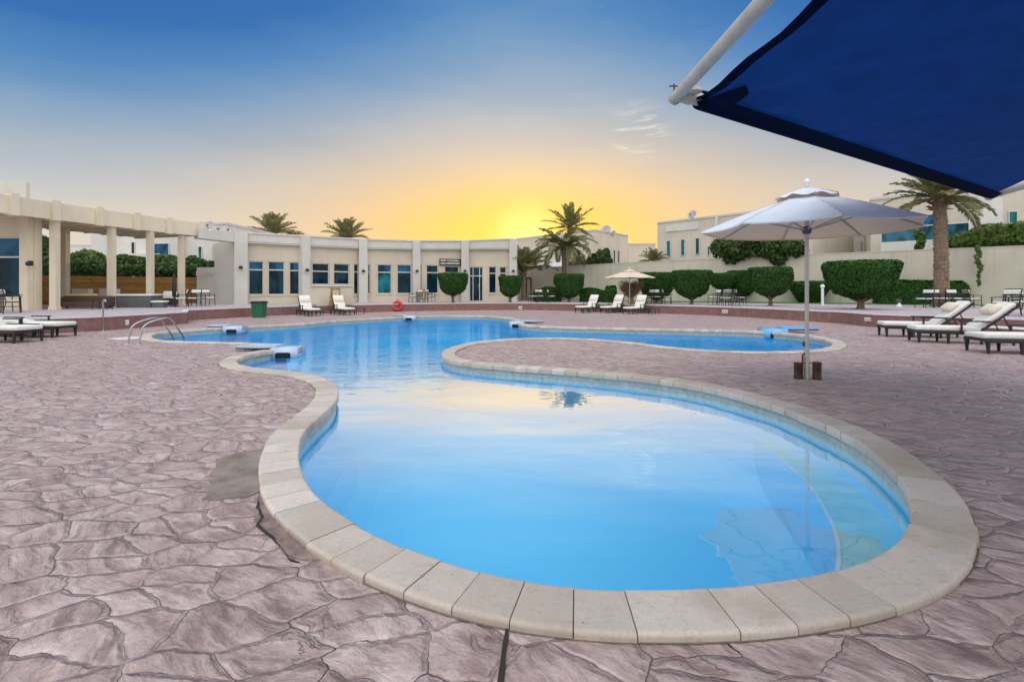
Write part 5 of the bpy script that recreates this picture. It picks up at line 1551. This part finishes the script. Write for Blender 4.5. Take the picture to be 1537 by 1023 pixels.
bush_px('thin_shrub', 'thin upright pale shrub on the wall in front of the glass balcony', 'shrub', [(1381,362,4.5,12),(1380,351,3,8),(1383,371,5,7)], 31.2, 700, .12, M_light_bush)
# behind the timber fence
bush_px('clipped_hedge', 'dark green hedge running behind the timber fence, seen through the pergola', 'hedge',
   [(60,402,18,16),(85,400,18,16),(110,402,18,14),(135,402,18,14),(160,403,18,13),(185,404,18,12),(208,404,18,12),(232,405,18,12),(256,405,18,12),(278,406,16,12),(293,405,10,12)], 34, 9000, .17, M_bush)
bush_px('bush', 'rounded light green bush above the hedge between first and second pergola columns', 'bush', [(128,384,16,10),(118,388,14,10),(142,388,15,10)], 37, 1800, .18, M_light_bush)
bush_px('bush', 'spreading bush above the hedge between second and third pergola columns', 'bush', [(186,390,12,8),(200,392,14,8),(214,394,10,6)], 37, 1500, .18, M_bush)
bush_px('bush', 'loose green bush above the hedge left of the last pergola column', 'bush', [(240,390,12,7),(256,392,13,9),(268,394,10,6)], 37, 1500, .18, M_light_bush)
bush_px('bush', 'small bush above the hedge just right of the last pergola column', 'bush', [(288,392,10,8),(300,396,9,7),(316,398,8,6)], 37, 1200, .18, M_bush)
bush_px('garden_tree', 'dark leafy tree seen in the first pergola opening beside the annex', 'tree', [(60,365,11,12),(66,380,11,11),(54,375,9,12),(58,392,12,10)], 38, 2400, .2, M_bush)
# spiky agaves behind the wall, hanging vine in front of it
q = PX(1236, 36.6); t = thing('spiky_plant', 'spiky sword leaved plant rising behind the wall right of the parasol pole', 'plant', (q.x, q.y, 2.2))
m_ = MB()
for x0, n_ in ((-1.05,14),(-.3,12),(.35,10),(.85,6)):
    for k in range(n_):
        a = vr.uniform(0,2*PI); e = R(vr.uniform(35,85)); L_ = vr.uniform(.7,1.5); d = Vector((math.cos(a)*math.cos(e), math.sin(a)*math.cos(e), math.sin(e)))
        p0 = Vector((x0, vr.uniform(-.2,.2), .6)); sd = d.cross(Vector((0,0,1))).normalized()*.06; mid = p0+d*L_*.5; tip = p0+d*L_+Vector((0,0,-.12*L_))
        m_.add([p0-sd, mid-sd*1.1, tip, mid+sd*1.1, p0+sd], [(0,1,2,3,4)])
m_.build('leaves', M_bush, t)
m_ = MB(); [m_.tube([(x0,0,0),(x0,0,.7)], .09, 7) for x0 in (-1.05,)]; m_.build('stem', M_bark2, t)
q = PX(1463, 28.9, PZ(372,28.9)); t = thing('hanging_vine', 'straggling vine hanging down the front of the garden wall at right', 'vine', (q.x, q.y-.14, q.z))
m_ = MB(); path = [Vector((0,.05,.1)),Vector((.02,-.05,-.3)),Vector((-.12,-.08,-.8)),Vector((.12,-.06,-1.2)),Vector((.0,-.05,-1.7)),Vector((.02,-.05,-2.3))]
m_.tube(path, .014, 5); m_.build('stem', M_bark2, t)
m_ = MB()
for k in range(520):
    f = vr.random()**1.25; x = f*5; j = min(4, int(x)); p = path[j].lerp(path[j+1], x-j)
    s_ = .30*(1-f*.75)*(.4+abs(noise.noise(p*3))*1.6)
    p = p + Vector((vr.uniform(-s_,s_), vr.uniform(-.12,.0), vr.uniform(-.05,.05)))
    leaf(m_, p, Vector((0,-1,.3)), .09*vr.uniform(.7,1.3))
m_.build('leaves', M_light_bush, t)
SKY_RAMP = [(0.0, lin((228,214,198))), (4/30, lin((224,214,203))), (7/30, lin((208,207,205))), (9.5/30, lin((190,196,202))), (12/30, lin((166,182,197))), (14/30, lin((143,169,196))), (16.5/30, lin((110,152,193))), (19/30, lin((78,133,189))), (22.4/30, lin((48,110,178))), (1.0, lin((40,98,168)))]
SKY_FILL = (1.36, 1.36, 1.40)
# ------------------------------------------------------------------ sky, sun, camera
SUN_AZ, SUN_EL = 1.7, 5.2
w = bpy.data.worlds.new('World'); SC.world = w; w.use_nodes = True
wt = w.node_tree; wt.nodes.clear(); nt = NT(wt)
d = nt.n('TexCoord').outputs['Generated']
sp = nt.n('SeparateXYZ', {'Vector': d})
deg = 180/PI
el = nt.m('MULTIPLY', nt.m('ARCSINE', sp.outputs[2]), deg)
az = nt.m('MULTIPLY', nt.m('ARCTAN2', sp.outputs[0], sp.outputs[1]), deg)
aa = nt.m('ABSOLUTE', nt.m('SUBTRACT', az, SUN_AZ))
de = nt.m('SUBTRACT', el, 6.3)
de = nt.m('MAXIMUM', de, nt.m('MULTIPLY', de, -.5))
haze = nt.noise(nt.mapping(d, (2,2,9)), 1.6, 4, .55)
hz = nt.m('MULTIPLY', nt.m('SUBTRACT', haze, .5), 3.4)
ee = nt.m('ADD', nt.m('MULTIPLY', el, nt.mr(aa, 0, 52, .60, 1.0, True)), hz)
sky = nt.ramp(nt.m('DIVIDE', ee, 30.0), SKY_RAMP)
def bell(wa, we):
    u = nt.m('DIVIDE', aa, wa); v = nt.m('DIVIDE', de, we)
    return nt.m('EXPONENT', nt.m('MULTIPLY', nt.m('ADD', nt.m('MULTIPLY', u, u), nt.m('MULTIPLY', v, v)), -1.0))
sky = nt.mix(nt.m('MULTIPLY', bell(29, 8.8), .90), sky, lin((254,198,108)))
sky = nt.mix(nt.m('MULTIPLY', bell(13, 5.6), .95), sky, lin((255,210,58)))
sdir = (math.sin(R(SUN_AZ))*math.cos(R(6.3)), math.cos(R(SUN_AZ))*math.cos(R(6.3)), math.sin(R(6.3)))
dt = nt.n('VectorMath', {0: d, 1: sdir}, operation='DOT_PRODUCT').outputs['Value']
ang = nt.m('MULTIPLY', nt.m('ARCCOSINE', nt.m('MINIMUM', dt, .99999)), deg)
core = nt.mr(ang, .2, 5.5, 1, 0, True)
sky = nt.mix(nt.m('MULTIPLY', core, .6), sky, (1.2, 1.0, .36))
# thin cirrus right of the sun
cd = Vector((math.sin(R(14.6))*math.cos(R(17.4)), math.cos(R(14.6))*math.cos(R(17.4)), math.sin(R(17.4))))
ct = nt.n('VectorMath', {0: d, 1: cd}, operation='DOT_PRODUCT').outputs['Value']
ca = nt.m('MULTIPLY', nt.m('ARCCOSINE', nt.m('MINIMUM', ct, .99999)), deg)
wis = nt.noise(nt.mapping(d, (5, 5, 30), (R(8), R(14), 0)), 1.7, 7, .62, 1.1)
cir = nt.m('MULTIPLY', nt.mr(wis, .47, .68, 0, 1, True), nt.mr(ca, 1.0, 4.2, 1, 0, True))
far = nt.m('MULTIPLY', nt.mr(wis, .56, .8, 0, .07, True), nt.mr(ca, 6, 20, 1, 0, True))
sky = nt.mix(nt.m('ADD', nt.m('MULTIPLY', cir, .7), far), sky, (.97, .84, .70))
# unseen sky overhead and behind the camera, brightened as fill for the foreground
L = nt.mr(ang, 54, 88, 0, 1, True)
vault = nt.n('VectorMath', {0: SKY_FILL, 'Scale': nt.mr(sp.outputs[2], 0, .95, .50, 1.75)}, operation='SCALE').outputs[0]
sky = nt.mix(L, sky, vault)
ns = nt.n('TexSky', None, sky_type='NISHITA', sun_disc=False, sun_elevation=R(SUN_EL), sun_rotation=R(SUN_AZ), air_density=1.0, dust_density=2.0)
nb = nt.n('Background', {'Color': ns.outputs[0], 'Strength': .05 * .15})
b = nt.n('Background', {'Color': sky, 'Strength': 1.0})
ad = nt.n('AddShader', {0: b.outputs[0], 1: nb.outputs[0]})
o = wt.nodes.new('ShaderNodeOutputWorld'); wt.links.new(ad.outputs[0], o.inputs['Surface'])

sl = bpy.data.lights.new('sun', 'SUN'); sl.energy = 2.2; sl.angle = R(.5); sl.color = (1.0, .74, .42)
so = bpy.data.objects.new('sun', sl); COL.objects.link(so)
dv = Vector((math.sin(R(SUN_AZ))*math.cos(R(SUN_EL)), math.cos(R(SUN_AZ))*math.cos(R(SUN_EL)), math.sin(R(SUN_EL))))
so.rotation_euler = (-dv).to_track_quat('-Z', 'Y').to_euler(); so.location = dv*100

cam = bpy.data.cameras.new('camera'); co = bpy.data.objects.new('camera', cam); COL.objects.link(co)
cam.sensor_width = 36; cam.lens = F/1537*36
cam.shift_y = -(511.5-HY)/1537; cam.shift_x = 0
cam.clip_end = 6000; cam.clip_start = .05
co.location = (0, 0, CH); co.rotation_euler = (R(90), 0, 0)
SC.camera = co
SC.view_settings.view_transform = 'Standard'; SC.view_settings.look = 'None'
SC.view_settings.exposure = 0; SC.view_settings.gamma = 1
SC.cycles.max_bounces = 8; SC.cycles.transparent_max_bounces = 12
